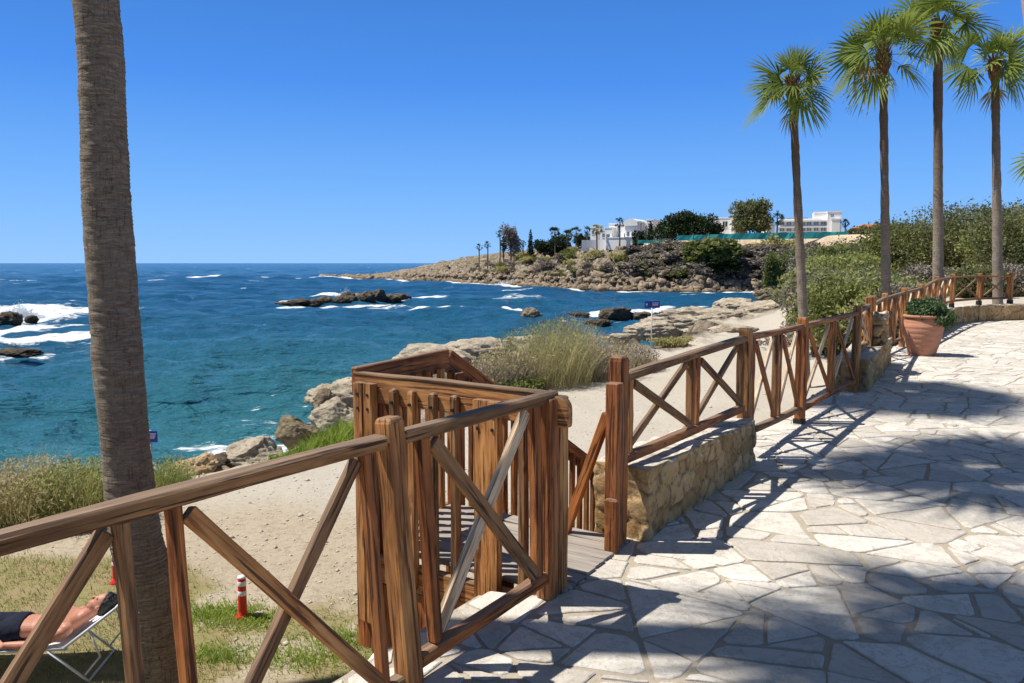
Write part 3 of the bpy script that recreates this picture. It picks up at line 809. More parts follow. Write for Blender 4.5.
# black metal post shoes
def shoe(par, p, z0, z1, w):
    beam('post_shoe', (p.x, p.y, z0), (p.x, p.y, z1), w, w, M_BLACK, par, (d2.x, d2.y, 0), .004)
shoe(mid_f, G, .0, .05, .106); shoe(mid_f, E, -.003, .0, .01) if False else None

# ---- short fence over the stub wall
H2 = Vector((5.25, 11.75)); I1 = Vector((6.62, 14.2))
f3 = empty('wooden_fence', (H2.x, H2.y, 0), 'short timber fence panel above the stub stone wall, ending at the terracotta pot', 'fence')
d4 = (I1-H).normalized()
panel(f3, H+d4*.06, H2-d4*.08, (1.05, 1.06), (.46, .46), 1, seed=31, mats=(W_PALE, W_TAN))
post(f3, H2-d4*.0, .40, 1.16, .11, W_TAN, d=d4); post(f3, H2+d4*.42, .40, 1.16, .11, W_TAN, d=d4)
panel(f3, H2+d4*.5, I1-d4*.06, (1.04, 1.06), (.15, .15), 2, seed=32, mats=(W_TAN, W_PALE))
post(f3, I1, 0, 1.12, .10, W_TAN, d=d4)
# ---- curved far fence
far_f = empty('wooden_fence', (10.4, 19.6, .4), 'far curved timber fence with crossed braces standing on the long low stone wall', 'fence')
FPs = [I1, Vector((7.70, 15.72)), Vector((8.95, 17.5)), Vector((10.38, 19.6)), Vector((11.9, 21.65)), Vector((13.45, 23.05)), Vector((14.78, 23.75))]
tops = [1.12, 1.17, 1.20, 1.33, 1.36, 1.36, 1.36]; bts = [0, 0, .2, .45, .46, .46, .46]
for i in range(1, 7):
    a, b = FPs[i-1], FPs[i]; d = (b-a).normalized()
    panel(far_f, a+d*.05, b-d*.05, (tops[i-1]-.07, tops[i]-.07), (bts[i-1]+.14, bts[i]+.14), 2 if i < 4 else 2 if i == 4 else 1, seed=40+i, mats=[(W_TAN, W_PALE), (W_RED, W_TAN)][i % 2] if i < 5 else (W_GREY, W_GREY), gap=.06)
    post(far_f, b, bts[i], tops[i], .105, W_TAN, d=d)
    if i >= 4: beam('post_shoe', (b.x, b.y, bts[i]-.01), (b.x, b.y, bts[i]+.10), .125, .125, M_BLACK, far_f, (d.x, d.y, 0), .004)

# ================================================================== STONE WALLS
def stone_wall(name, path, th, zb, zt, label, scale=(.30, .30, .17), res=.028, cap=True, disp=.014):
    """path: list of (x,y) centre line; zt list of top heights; closed shell, stones pushed out by a cell pattern"""
    path = [Vector(p) for p in path]; Ls = [0]
    for i in range(1, len(path)): Ls.append(Ls[-1]+(path[i]-path[i-1]).length)
    n = max(4, int(Ls[-1]/res)); hN = max(3, int((max(zt)-zb)/res)); tN = max(3, int(th/res))
    def at(s):
        s = min(max(s, 0), Ls[-1]); i = 0
        while i < len(path)-2 and s > Ls[i+1]: i += 1
        f = (s-Ls[i])/(Ls[i+1]-Ls[i]); p = path[i].lerp(path[i+1], f); d = (path[i+1]-path[i]).normalized()
        return p, Vector((-d.y, d.x)), zt[i]+(zt[i+1]-zt[i])*f
    ring = [(-.5, j/hN) for j in range(hN)]+[(-.5+j/tN, 1) for j in range(tN)]+[(.5, 1-j/hN) for j in range(hN)]+[(.5-j/tN, 0) for j in range(tN)]
    V = []; Nn = []
    m = len(ring)
    for i in range(n+1):
        p, nr, z1 = at(Ls[-1]*i/n)
        for a, b in ring:
            V.append((p.x+nr.x*a*th, p.y+nr.y*a*th, zb+(z1-zb)*b))
    Fc = [(i*m+a, i*m+(a+1) % m, (i+1)*m+(a+1) % m, (i+1)*m+a) for i in range(n) for a in range(m)]
    # end caps as grids
    def cap_(i0, flip):
        p, nr, z1 = at(Ls[-1]*i0/n)
        idx = {}
        for j in range(hN+1):
            for k2 in range(tN+1):
                a, b = -.5+k2/tN, j/hN
                if k2 == 0 and j < hN: r_ = j
                elif j == hN and k2 < tN: r_ = hN+k2
                elif k2 == tN and j > 0: r_ = hN+tN+(hN-j)
                elif j == 0 and k2 > 0: r_ = 2*hN+tN+(tN-k2)
                else: r_ = None
                if r_ is not None: idx[j, k2] = i0*m+r_
                else:
                    idx[j, k2] = len(V); V.append((p.x+nr.x*a*th, p.y+nr.y*a*th, zb+(z1-zb)*b))
        for j in range(hN):
            for k2 in range(tN):
                f = (idx[j, k2], idx[j, k2+1], idx[j+1, k2+1], idx[j+1, k2]); Fc.append(f if flip else f[::-1])
    cap_(0, True); cap_(n, False)
    V = np.array(V)
    me0 = bpy.data.meshes.new('t'); me0.from_pydata([tuple(v) for v in V], [], Fc); me0.update()
    b_ = bmesh.new(); b_.from_mesh(me0); bmesh.ops.recalc_face_normals(b_, faces=b_.faces); b_.verts.ensure_lookup_table(); b_.normal_update()
    nr = np.array([tuple(v.normal) for v in b_.verts]); b_.to_mesh(me0); b_.free()
    F1, F2, cid = worley(V/np.array(scale)+.3*np.stack([fbm(V[:, 0]*3, V[:, 1]*3, V[:, 2]*3, s=q_) for q_ in (1, 2, 3)], 1), 5)
    edge = sstep(.03, .22, F2-F1)
    dsp = disp*(edge-.5)*1.3+.016*fbm(V[:, 0]*9, V[:, 1]*9, V[:, 2]*9, s=9)+.02*(cid-.5)
    dsp = np.where(nr[:, 2] > .8, dsp*.25, dsp); V2 = V+nr*dsp[:, None]
    Fl = [tuple(p.vertices) for p in me0.polygons]
    me = npmesh(name, V2, Fl, M_MASON, True, {'cell': cid, 'joint': 1-sstep(.01, .07, F2-F1)})
    if cap:
        me.materials.append(M_CAP)
        for p in me.polygons:
            if p.normal.z > .45 and p.center.z > max(zt)-.13: p.material_index = 1
    o = tag(link(name, me), label, 'stone wall')
    return o
wv = (-.549, .836)
w0 = Vector((.80, 4.63)); w1 = Vector((2.02, 6.46)); nw = Vector((-(w1-w0).y, (w1-w0).x)).normalized()
stone_wall('stone_wall', [w0+nw*.17, w1+nw*.20], .36, -.6, [.44, .37], 'low ochre rubble wall with pale top in front of the stair opening post', res=.016, disp=.007, scale=(.22, .22, .13))
s0 = Vector((4.52, 10.15)); s1 = Vector((6.15, 13.0)); ns = Vector((-(s1-s0).y, (s1-s0).x)).normalized()
stone_wall('stone_wall', [s0+ns*.17, s1+ns*.17], .42, -.5, [.42, .44], 'short stub of ochre stone wall between the fence and the terracotta pot', res=.035)
s2 = Vector((5.45, 11.75))
stone_wall('stone_pillar', [s2+ns*.16, s2+ns*.16+(s1-s0).normalized()*.5], .36, .38, [.93, .86], 'rough little stone pillar rising from the stub wall', res=.025, disp=.07, scale=(.22, .22, .15))['category'] = 'pillar'
cw = [(8.75, 16.75), (9.8, 18.3), (11.7, 21.1), (12.4, 21.95), (13.2, 22.6), (14.0, 22.95), (14.8, 23.15), (16.2, 23.35), (19, 23.7)]
cwv = []
for i, p in enumerate(cw):
    a = Vector(cw[max(0, i-1)]); b = Vector(cw[min(len(cw)-1, i+1)]); d = (b-a).normalized(); cwv.append(Vector(p)+Vector((-d.y, d.x))*.26)
stone_wall('stone_wall', cwv, .52, -.4, [.30, .40]+[.45]*7, 'long curved low stone wall under the far fence', scale=(.3, .3, .22), res=.05)
# retaining wall of the terrace (seen beside the stair)
for (u0_, u1_, v_), lb_ in (((-4.5, NU0, .27), 'rubble retaining wall under the terrace edge left of the stair'), ((NU0+.02, NU1, NV), 'rubble retaining wall beside the stair platform and flight'), ((NU1, 13.6, .27), 'rubble retaining wall under the terrace edge beyond the stair')):
    stone_wall('retaining_wall', [Vector(uv(u0_, v_-.10)), Vector(uv(u1_, v_-.10))], .24, -2.5, [-.02, -.02], lb_, scale=(.34, .34, .24), res=.06)

# ================================================================== PLANTS
def leafmesh(name, pts, size, mat, g, up=.3, aspect=1.6, tint=None):
    """one small folded leaf at every point, numpy"""
    n = len(pts); pts = np.asarray(pts, float)
    a = g.normal(size=(n, 3)); a[:, 2] += up; a /= np.linalg.norm(a, axis=1)[:, None]
    b = np.cross(a, g.normal(size=(n, 3))); b /= np.linalg.norm(b, axis=1)[:, None]
    s = (size*(.6+.8*g.random(n)))[:, None]
    V = np.stack([pts-a*s*aspect*.5, pts+b*s*.5, pts+a*s*aspect*.5, pts-b*s*.5], 1).reshape(-1, 3)
    Fc = np.arange(n*4).reshape(n, 4)
    if tint is None: tint = np.clip(.5+.5*fbm(pts[:, 0]*1.2/max(size*8, .3), pts[:, 1]*1.2/max(size*8, .3), pts[:, 2]*1.2/max(size*8, .3), s=5)*1.6+g.normal(0, .18, n), 0, 1)
    return npmesh(name, V, Fc, mat, False, {'tint': np.repeat(tint, 4)})
def blobpts(blobs, n, g, shell=.55):
    vol = np.array([b[3]*b[4]*b[5] for b in blobs])**.8; idx = g.choice(len(blobs), n, p=vol/vol.sum())
    B = np.array(blobs)[idx]; d = g.normal(size=(n, 3)); d /= np.linalg.norm(d, axis=1)[:, None]
    r = np.clip(1-np.abs(g.normal(0, shell, n)), 0, 1.05)**.5*(1+.18*g.normal(size=n))
    return B[:, :3]+d*r[:, None]*B[:, 3:]
def lumpy(w, h, dep, k_, g, base=.0, conical=0.):
    bl = [(0, 0, h*.5, w*.36, dep*.36, h*.40)]
    for i in range(k_):
        a = g.random()*6.28; rr = .22+.2*g.random(); z = h*(.2+.62*g.random()); sh = 1-conical*z/h
        q = .16+.12*g.random()
        bl.append((math.cos(a)*w*rr*sh, math.sin(a)*dep*rr*sh, z+base, w*q, dep*q, h*q*.9))
    return bl
def limb(V, Fc, p0, p1, r0, r1, n=7, seg=5, wob=.05, g=None):
    p0, p1 = Vector(p0), Vector(p1); z = (p1-p0).normalized(); x = z.orthogonal().normalized(); y = z.cross(x); q0 = len(V); L = (p1-p0).length
    ox = oy = 0
    for i in range(seg+1):
        t = i/seg
        if g is not None and 0 < i: ox += g.normal()*wob*L/seg; oy += g.normal()*wob*L/seg
        c = p0+z*(L*t)+x*ox+y*oy; r = r0+(r1-r0)*t
        for a in range(n):
            th = a*2*math.pi/n; V.append(tuple(c+x*(math.cos(th)*r)+y*(math.sin(th)*r)))
    for i in range(seg):
        for a in range(n): Fc.append((q0+i*n+a, q0+i*n+(a+1) % n, q0+(i+1)*n+(a+1) % n, q0+(i+1)*n+a))
    Fc.append(tuple(q0+a for a in range(n-1, -1, -1))); Fc.append(tuple(q0+seg*n+a for a in range(n)))
M_BARK = rockmat('bark', (.16, .12, .085), (.24, .19, .14), (.07, .05, .035), 3, (.13, .11, .08))
def shrub(name, loc, w, h, dep, n, size, mat, label, cat, group=None, seed=0, k_=12, sticks=True, up=.3, asp=1.6, conical=0., shell=.45, mat2=None):
    g = np.random.default_rng(seed+100)
    root = empty(name, loc, label, cat, group)
    pts = blobpts(lumpy(w, h, dep, k_, g, 0, conical), n, g, shell); pts[:, 2] = np.abs(pts[:, 2]-.02)
    link('foliage', leafmesh('foliage', pts, size, mat, g, up, asp), root)
    if mat2:
        p2 = blobpts(lumpy(w*.95, h*.8, dep*.95, k_, g), n//3, g, .7); p2[:, 2] = np.abs(p2[:, 2])
        link('dry_foliage', leafmesh('dry_foliage', p2, size, mat2, g, up, asp), root)
    if sticks:
        V = []; Fc = []
        for i in range(9):
            a = g.random()*6.28; limb(V, Fc, (g.normal()*.05*w, g.normal()*.05*w, -.15), (math.cos(a)*w*.3, math.sin(a)*dep*.3, h*(.45+.35*g.random())), .018*h, .006*h, 5, 4, .12, g)
        link('stem', npmesh('stem', V, Fc, M_BARK, True), root)
    return root
def blades(name, cx, n, g, L, wdt, mat, spread, lean=.35, seg=3, bx=None, curl=.5, flat=False):
    """tuft of thin curved blades; cx (n,3) roots"""
    n = len(cx); az = g.random(n)*6.28; out = np.stack([np.cos(az), np.sin(az), np.zeros(n)], 1)
    ln = L*(.5+.6*g.random(n)); le = np.abs(g.normal(0, lean, n))+spread
    side = np.stack([-np.sin(az+g.normal(0, .8, n)), np.cos(az), np.zeros(n)], 1)
    V = []
    for i in range(seg+1):
        t = i/seg; c = cx+out*(ln*le*(t*.6+curl*t*t))[:, None]+np.array([0, 0, 1])*(ln*(t-.25*curl*le*t*t))[:, None]
        wd = wdt*(1-t)**.7*.5+.0005
        V += [c-side*wd, c+side*wd]
    V = np.stack(V, 1).reshape(-1, 3); m = 2*(seg+1); b = np.arange(n)[:, None]*m
    Fc = np.concatenate([np.stack([b[:, 0]+2*i, b[:, 0]+2*i+1, b[:, 0]+2*i+3, b[:, 0]+2*i+2], 1) for i in range(seg)])
    tint = np.clip(.5+.35*g.normal(size=n)+.4*fbm(cx[:, 0]*2.5, cx[:, 1]*2.5, s=3), 0, 1)
    return npmesh(name, V, Fc, mat, False, {'tint': np.repeat(tint, m)})
def grass_clump(name, loc, rx, ry, h, n, mat, label, cat, group=None, wd=.007, seed=0, lean=.35, mat2=None, hetero=True, feather=0):
    g = np.random.default_rng(seed+500); root = empty(name, loc, label, cat, group)
    a = g.random(n)*6.28; r = np.sqrt(g.random(n)); cx = np.stack([np.cos(a)*r*rx, np.sin(a)*r*ry, np.zeros(n)-.03], 1)
    hh = h*(1-.45*r**2)*(.75+.5*sstep(-.4, .5, fbm(cx[:, 0]*3, cx[:, 1]*3, s=seed)))
    m = blades('blades', cx, n, g, hh, wd, mat, .10, lean); link('blades', m, root)
    if mat2:
        k2 = n//3; m = blades('dry_blades', cx[:k2], k2, g, hh[:k2]*.9, wd, mat2, .15, lean*1.2); link('dry_blades', m, root)
    if feather:
        p = cx[g.choice(n, feather)]; p[:, 2] = h*(.2+.7*g.random(feather))*(1-.3*(p[:, 0]/rx)**2); p[:, :2] *= 1.08; p[:, :2] += g.normal(0, .06, (feather, 2))
        link('leaves', leafmesh('leaves', p, wd*2.6, mat2 or mat, g, .8, 3.6), root)
    return root

# ---- fan palms
k = N('palm_trunk'); P = k.obj(); nz_ = k.noise(k.mapping(P, (7, 7, 44)), 1, 7, .74, 1.2); nv = k.noise(k.mapping(P, (48, 48, 7)), 1, 5, .7, .8); nb = k.noise(P, 2.1, 4, .6)
c = k.ramp(nz_, [(.30, (.10, .078, .058)), (.5, (.26, .21, .16)), (.70, (.46, .39, .31))])
c = k.mix(k.ramp(nv, [(.34, .8), (.47, 0.)]), c, (.075, .053, .037)); c = k.mix(k.ramp(nb, [(.45, 0.), (.7, .5)]), c, (.33, .28, .22))
zt_n = k.n('SeparateXYZ'); k.l(P, zt_n.inputs[0]); old_c = c
k.col(c); M_TRUNK = k.fin(.95, .1, k.bump(k.math('ADD', nz_, k.math('MULTIPLY', nv, .9)), 1., .02))
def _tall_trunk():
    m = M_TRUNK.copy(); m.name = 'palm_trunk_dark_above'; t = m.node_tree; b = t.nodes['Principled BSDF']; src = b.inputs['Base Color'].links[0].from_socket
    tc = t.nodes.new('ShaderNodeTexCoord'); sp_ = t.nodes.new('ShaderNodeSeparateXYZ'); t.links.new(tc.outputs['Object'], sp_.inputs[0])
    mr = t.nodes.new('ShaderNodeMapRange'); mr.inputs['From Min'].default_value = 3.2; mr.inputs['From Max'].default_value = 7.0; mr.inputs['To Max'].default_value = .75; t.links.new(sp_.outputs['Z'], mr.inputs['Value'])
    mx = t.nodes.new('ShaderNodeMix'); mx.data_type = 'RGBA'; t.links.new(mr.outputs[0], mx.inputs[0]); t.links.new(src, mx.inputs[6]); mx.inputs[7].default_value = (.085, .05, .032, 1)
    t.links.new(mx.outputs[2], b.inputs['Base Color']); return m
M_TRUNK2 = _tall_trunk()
M_TRUNKUP = simple('palm_leaf_bases', (.16, .085, .045), .95, .1, .5, 14, .8)
def trunk_mesh(pts, rad, ring=.09, na=24, nseg=90, amp=.012, seed=0, flare=True):
    pts = [Vector(p) for p in pts]; n = len(pts); V = []; Fc = []
    def cr(t):
        f = t*(n-1); i = min(int(f), n-2); u = f-i; p0 = pts[max(i-1, 0)]; p1 = pts[i]; p2 = pts[i+1]; p3 = pts[min(i+2, n-1)]
        return .5*((2*p1)+(p2-p0)*u+(2*p0-5*p1+4*p2-p3)*u*u+(3*p1-p0-3*p2+p3)*u**3)
    for i in range(nseg+1):
        t = i/nseg; c = cr(t); r = np.interp(t, np.linspace(0, 1, len(rad)), rad)
        ridge = amp*abs(math.sin(c.z*math.pi/ring+1.5*math.sin(c.z*3.1)))**2
        for a in range(na):
            th = a*2*math.pi/na; V.append((c.x+math.cos(th)*(r+ridge), c.y+math.sin(th)*(r+ridge), c.z))
    V = np.array(V); cc = np.repeat([tuple(cr(i/nseg)) for i in range(nseg+1)], na, axis=0)
    nn_ = amp*.9*fbm(V[:, 0]*9, V[:, 1]*9, V[:, 2]*14, s=seed)+amp*1.6*fbm(V[:, 0]*2, V[:, 1]*2, V[:, 2]*2, s=seed+3)+amp*1.2*fbm(V[:, 0]*4, V[:, 1]*4, V[:, 2]*30, s=seed+5)
    dr = V-cc; dr /= np.linalg.norm(dr, axis=1)[:, None]; V = V+dr*nn_[:, None]*1.3
    idx = np.arange((nseg+1)*na).reshape(nseg+1, na); nx = np.roll(idx, -1, 1)
    Fc = np.stack([idx[:-1], nx[:-1], nx[1:], idx[1:]], -1).reshape(-1, 4)
    return V, Fc
def crown_mesh(name, nl, R_, Lp, g, mats, droopy=.3, seg_n=30, low=-62, wide=1.0, flop=None):
    V = []; Fc = []; T = []
    for i in range(nl):
        f = i/(nl-1); el = R(89-(89-low)*f**1.05+g.normal()*6); az = i*2.39996+g.normal()*.38; el += g.normal()*.16
        if flop and i >= nl-len(flop): az, el = flop[i-(nl-len(flop))]
        d0 = np.array([math.cos(az)*math.cos(el), math.sin(az)*math.cos(el), math.sin(el)])
        side = np.array([-math.sin(az), math.cos(az), 0.]); lp = Lp*(.65+.95*g.random()**1.3)*(1.05 if f > .3 else .8)
        # petiole, bending down
        steps = 6; p = np.array([math.cos(az)*.08, math.sin(az)*.08, -.45*f*R_*.4]); d = d0.copy(); c0 = len(V)
        for s in range(steps+1):
            wd = .028*(1-.5*s/steps)*R_; up = np.cross(side, d)
            V += [p-side*wd, p+side*wd, p+up*wd*.6]; T += [.75, .75, .75]
            if s < steps:
                p = p+d*lp/steps; d = d+np.array([0, 0, -.055*(1-abs(math.sin(el))*.4)]); d /= np.linalg.norm(d)
        for s in range(steps):
            a = c0+3*s
            for u, v in ((0, 1), (1, 2), (2, 0)): Fc.append((a+u, a+v, a+3+v, a+3+u))
        nrm = np.cross(side, d)*-1; nrm /= np.linalg.norm(nrm)
        roll = g.normal()*(.25+.6*math.cos(el)**2); sd_ = side*math.cos(roll)+nrm*math.sin(roll); nrm = np.cross(d, sd_); age = f
        rad_ = R_*(.72+.42*g.random())*(.8 if f < .12 else 1); tintL = np.clip(.62-.25*age+g.normal()*.16+(.35 if age > .82 else 0), 0, 1)
        dr = droopy*(.5+age*.9)
        close = .45 if f < .1 else (1. if f < .75 else .8)
        for j in range(seg_n):
            th = (j/(seg_n-1)-.5)*2*R(100)*close*wide; ca, sa = math.cos(th), math.sin(th)
            dd = d*ca+sd_*sa+nrm*(.16*abs(sa)-.05)+nrm*(.07 if j % 2 else -.03); dd /= np.linalg.norm(dd)
            lt_ = nrm; ws = np.cross(dd, lt_); ws /= np.linalg.norm(ws); Ls = rad_*(.72+.28*max(ca, 0))*(.92+.16*g.random())
            q = len(V); wmax = rad_*.5*2*R(100)*close*wide/(seg_n-1)*.50
            fl = (g.random()*.5+.75)
            for t, wf in ((0, .12), (.28, .62), (.52, 1.), (.74, .62), (.9, .28), (1.0, .04)):
                c = p+dd*Ls*t+np.array([0, 0, -1])*(dr*fl*Ls*max(0, t-.25)**1.8)
                V += [c-ws*wmax*wf, c+ws*wmax*wf]; T += [np.clip(tintL+(.5 if t > .85 else 0)*g.random(), 0, 1)]*2
            for t in range(5): Fc.append((q+2*t, q+2*t+1, q+2*t+3, q+2*t+2))
    return npmesh(name, V, Fc, mats, False, {'tint': np.array(T)})
def palm(name, base, mid, topp, r0, r1, R_, label, group=None, seed=1, nl=21, low=-44, seg_n=24, na=20, nseg=70, near=False, Lp=None, flop=None, droop=.3, bulge=1.25):
    g = np.random.default_rng(seed); base, topp = Vector(base), Vector(topp)
    root = empty(name, base, label, 'palm tree', group)
    P_ = [(0, 0, -.2)]+[tuple(Vector(m_)-base) for m_ in mid]+[tuple(topp-base)]
    V, Fc = trunk_mesh(P_, [r0, (r0+r1)/2, r1, r1*1.0], .034 if near else .16, na, nseg, .0055 if near else .008, seed)
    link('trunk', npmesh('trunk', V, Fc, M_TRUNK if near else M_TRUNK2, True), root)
    # old leaf bases below the crown
    H0 = Vector(topp)-base; V = []; F2 = []; 
    for i in range(70):
        t = i/70; a = i*2.4; r_ = r1*(.75+.35*math.sin(t*math.pi)); z = H0.z-1.0*R_*.7+t*.95*R_*.7
        dn = Vector(P_[-1])-Vector(P_[-2]); dn = dn/max(dn.z, .1); c = Vector((H0.x+dn.x*(z-H0.z), H0.y+dn.y*(z-H0.z), z))
        o_ = Vector((math.cos(a), math.sin(a), 0)); s_ = Vector((-math.sin(a), math.cos(a), 0)); q = len(V)
        for (dr_, dz, ws) in ((r_*.8, -.08, .06), (r_*1.0+.02, .08, .05), (r_*1.05+.08*bulge, .26, .02)):
            for k_ in (-1, 1): V.append(tuple(c+o_*dr_+s_*ws*k_*R_+Vector((0, 0, dz))))
            V.append(tuple(c+o_*(dr_+.03)+Vector((0, 0, dz))))
        for m_ in (0, 1):
            b = q+3*m_
            for u, v in ((0, 2), (2, 1), (1, 0)): F2.append((b+u, b+v, b+3+v, b+3+u))
    link('leaf_bases', npmesh('leaf_bases', V, F2, M_TRUNKUP), root)
    cm = link('crown', crown_mesh('crown', nl, R_*1.08, Lp or R_*.50, g, M_PALM, droop*1.15, seg_n, low, flop=flop), root); cm.location = H0
    V2 = link('dead_leaves', crown_mesh('dead_leaves', 3, R_*.6, R_*.5, g, M_PALMDRY, droop*1.6, 18, -78), root)
    V2.location = H0-Vector((0, 0, .25*R_)); V2.rotation_euler = (0, 0, 1.+seed)
    return root

# near left palm
NB = [at_y(166, 705, 6.5), at_y(150, 600, 6.5), at_y(131, 500, 6.5), at_y(109, 240, 6.5), at_y(96, 0, 6.5)]
b0 = NB[0]+(NB[0]-NB[1])*.25
palm('palm_tree', (b0.x, b0.y, -2.2), NB[1:]+[Vector((-3.45, 6.5, 5.6)), Vector((-3.25, 6.5, 8.9))], (-2.8, 6.5, 12.2), .222, .155, 1.08,
     'tall palm in the left foreground with a thick ringed trunk crossing the whole picture', None, 3, 28, -45, 30, 72, 900, True, droop=.25)
# row of palms beyond the far fence
def row_palm(px_top, py_top, px_base, Y, r0, r1, R_, label, seed, flop=None, **kw):
    t = at_y(px_top, py_top, Y); bx = at_y(px_base, 292, Y); gz = ground(bx.x, bx.y)
    dz = (t-bx); bz = bx-dz*((bx.z-gz)/max(dz.z, .1))
    m = bz.lerp(t, .5)
    return palm('palm_tree', bz, [bz.lerp(t, .33), m+Vector((.0, 0, 0)), bz.lerp(t, .8)], t, r0, r1, R_, label, 'row of slender palms beyond the far fence', seed, flop=flop, **kw)
row_palm(792, 82, 802, 24, .15, .11, .95, 'leftmost palm of the row, the shortest, standing clear of the others', 11, flop=[(R(-25), R(-38)), (R(200), R(-25))])
row_palm(883, 51, 886, 24.5, .145, .11, .98, 'second palm of the row from the left, its trunk rising beside a fence post', 12)
row_palm(938, 22, 938, 26, .165, .13, 1.05, 'third palm of the row, the tallest, its crown reaching the top edge', 13)
row_palm(995, 60, 998, 27.5, .165, .12, 1.1, 'fourth palm of the row, nearest the right edge, with one drooping fan', 14, flop=[(R(178), R(-35)), (R(-10), R(-50))])
row_palm(1064, 146, 1066, 33, .19, .14, 1.2, 'palm at the right edge of which only a frond tip shows', 15)
# palms out of view whose crowns shade the paving
palm('palm_tree', (-8.0, 5.5, -2.2), [(-7.8, 6.6, 6), (-7.5, 8.4, 13)], (-6.9, 10.6, 21), .24, .18, 1.1, 'very tall leaning palm standing outside the left edge of the view', None, 16, 40, -55, 30)
palm('palm_tree', (-4.7, 3.7, -2.2), [(-4.6, 3.7, 4)], (-4.1, 3.65, 11.2), .22, .16, .85, 'tall palm standing outside the view to the left, beside the camera', None, 17, 24, -45, 28)
# leaning post at the top right corner
tp = at_y(1021.5, 0, 7); bp = at_y(1060, 341, 7)
ln = empty('leaning_post', (bp.x+.18, bp.y, 0), 'pale pinkish leaning post cut off by the top right corner', 'post')
V = []; Fc = []; dirp = (tp-bp); limb(V, Fc, tuple(bp-dirp*(bp.z/dirp.z)-Vector(ln.location)+Vector((.05, 0, 0))), tuple(tp+dirp*.4-Vector(ln.location)+Vector((.05, 0, 0))), .05, .045, 14, 6)
link('pole', npmesh('pole', V, Fc, simple('pinkish_paint', (.45, .33, .33), .5), True), ln)

# ---- shrubs and grasses near the track
def gp(px, py, z=-2.1):
    p = at_z(px, py, z)
    for _ in range(6):
        zz = ground(p.x, p.y); p = at_z(px, py, min(zz, 1.2))
    return Vector((p.x, p.y, ground(p.x, p.y)))
q = gp(22, 522); grass_clump('grass_bush', q, 1.0, .7, .95, 5200, M_SHRUBL, 'tawny green bush at the left edge, between the lawn and the sea', 'bush', 'bushes along the shore edge of the lawn', .008, 1, .3, M_DRY, feather=6000)
q = gp(82, 520); grass_clump('grass_bush', q, .75, .6, .95, 4200, M_SHRUBL, 'rounded olive bush just left of the foreground palm trunk', 'bush', 'bushes along the shore edge of the lawn', .008, 2, .3, M_REED, feather=5000)
q = gp(168, 492); grass_clump('grass_bush', q, .42, .4, .62, 2000, M_REED, 'small green bush between the palm trunk and the ochre boulder', 'bush', 'bushes along the shore edge of the lawn', .007, 3, .3, None, feather=900)
q = gp(-60, 535); grass_clump('grass_bush', q, 1.0, .7, .8, 2500, M_SHRUBL, 'olive bush beyond the left edge beside the tawny one', 'bush', 'bushes along the shore edge of the lawn', .008, 4, .3, M_DRY)
for i, (px, py, rx, h, lb) in enumerate([(508, 384, 1.1, 1.05, 'grey dry weed clump nearest the stair handrail'), (545, 382, 1.5, 1.65, 'tallest weed clump with pale green stems beside the track'),
        (590, 378, 1.35, 1.35, 'brownish weed clump right of the tallest one'), (632, 370, .9, .75, 'low dry weed clump at the right end of the weeds'), (565, 362, 1.3, 1.5, 'yellow-green weed clump behind the tallest one')]):
    q = gp(px, py); grass_clump('weed_clump', q, rx, rx*.8, h*1.25, 1700, [M_GREYB, M_DRY, M_GREYB, M_DRY, M_GREYB][i], lb, 'weeds', 'dry weeds between the track and the rock shelf', .013, 20+i, .35, [M_DRY, M_REED, M_DRY, M_GREYB, M_REED][i], feather=1500)
q = gp(672, 345); shrub('low_shrub', q, 2.0, .42, 1.3, 1500, .07, M_SHRUBL, 'low olive shrub by the foot of the far blue sign', 'shrub', None, 31, mat2=M_DRY)
q = gp(520, 392); shrub('low_shrub', q, 1.5, .45, 1., 1500, .06, M_OLIVE, 'low green shrub at the foot of the grey weeds', 'shrub', None, 32)
# bright green ground cover on the bank
g = np.random.default_rng(77); P0, P1 = gp(232, 484), gp(352, 440); n = 9000
t = g.random(n); off = g.normal(0, .33, n)*(.5+.8*t); bx_ = P0.x+(P1.x-P0.x)*t-off*.4; by_ = P0.y+(P1.y-P0.y)*t+off*.6+.15
bz_ = land_z(bx_, by_, coast_d(bx_, by_)); hgt = (.07+.30*t**1.3)*(.5+1.0*sstep(-.3, .4, fbm(bx_*5, by_*5, s=8)))
m = blades('green_ground_cover', np.stack([bx_, by_, bz_], 1), n, g, hgt, .022, M_GREEN, .25, .4)
tag(link('green_ground_cover', m), 'bright green succulent ground cover on the bank below the boulders', 'ground cover', kind='stuff')
# lawn
n = 70000; lx = g.uniform(-8.5, .3, n); ly = g.uniform(5.6, 11.6, n); gm = grass_mask(lx, ly); kk = g.random(n) < gm*(.12+.88*sstep(-.15, .3, fbm(lx*2, ly*2, s=90))); lx, ly = lx[kk], ly[kk]
lz = land_z(lx, ly, coast_d(lx, ly)); m = blades('lawn_grass', np.stack([lx, ly, lz], 1), len(lx), g, .05, .007, M_LAWN, .2, .5, 2)
tag(link('lawn_grass', m), 'short patchy lawn around the sun lounger', 'grass', kind='stuff')
n = 5000; cxs = [gp(225, 612), gp(205, 617), gp(250, 622), gp(345, 640), gp(300, 660), gp(215, 655), gp(150, 600)]
idx = g.integers(0, len(cxs), n); cx = np.array([[c_.x, c_.y] for c_ in cxs])[idx]+g.normal(0, .16, (n, 2))*np.array([1.6, .8]); z_ = land_z(cx[:, 0], cx[:, 1], coast_d(cx[:, 0], cx[:, 1]))
m = blades('green_weeds', np.column_stack([cx, z_]), n, g, .075, .010, M_GREEN, .25, .5, 2)
tag(link('green_weeds', m), 'brighter green weed tufts along the lawn edge', 'weeds', kind='stuff')
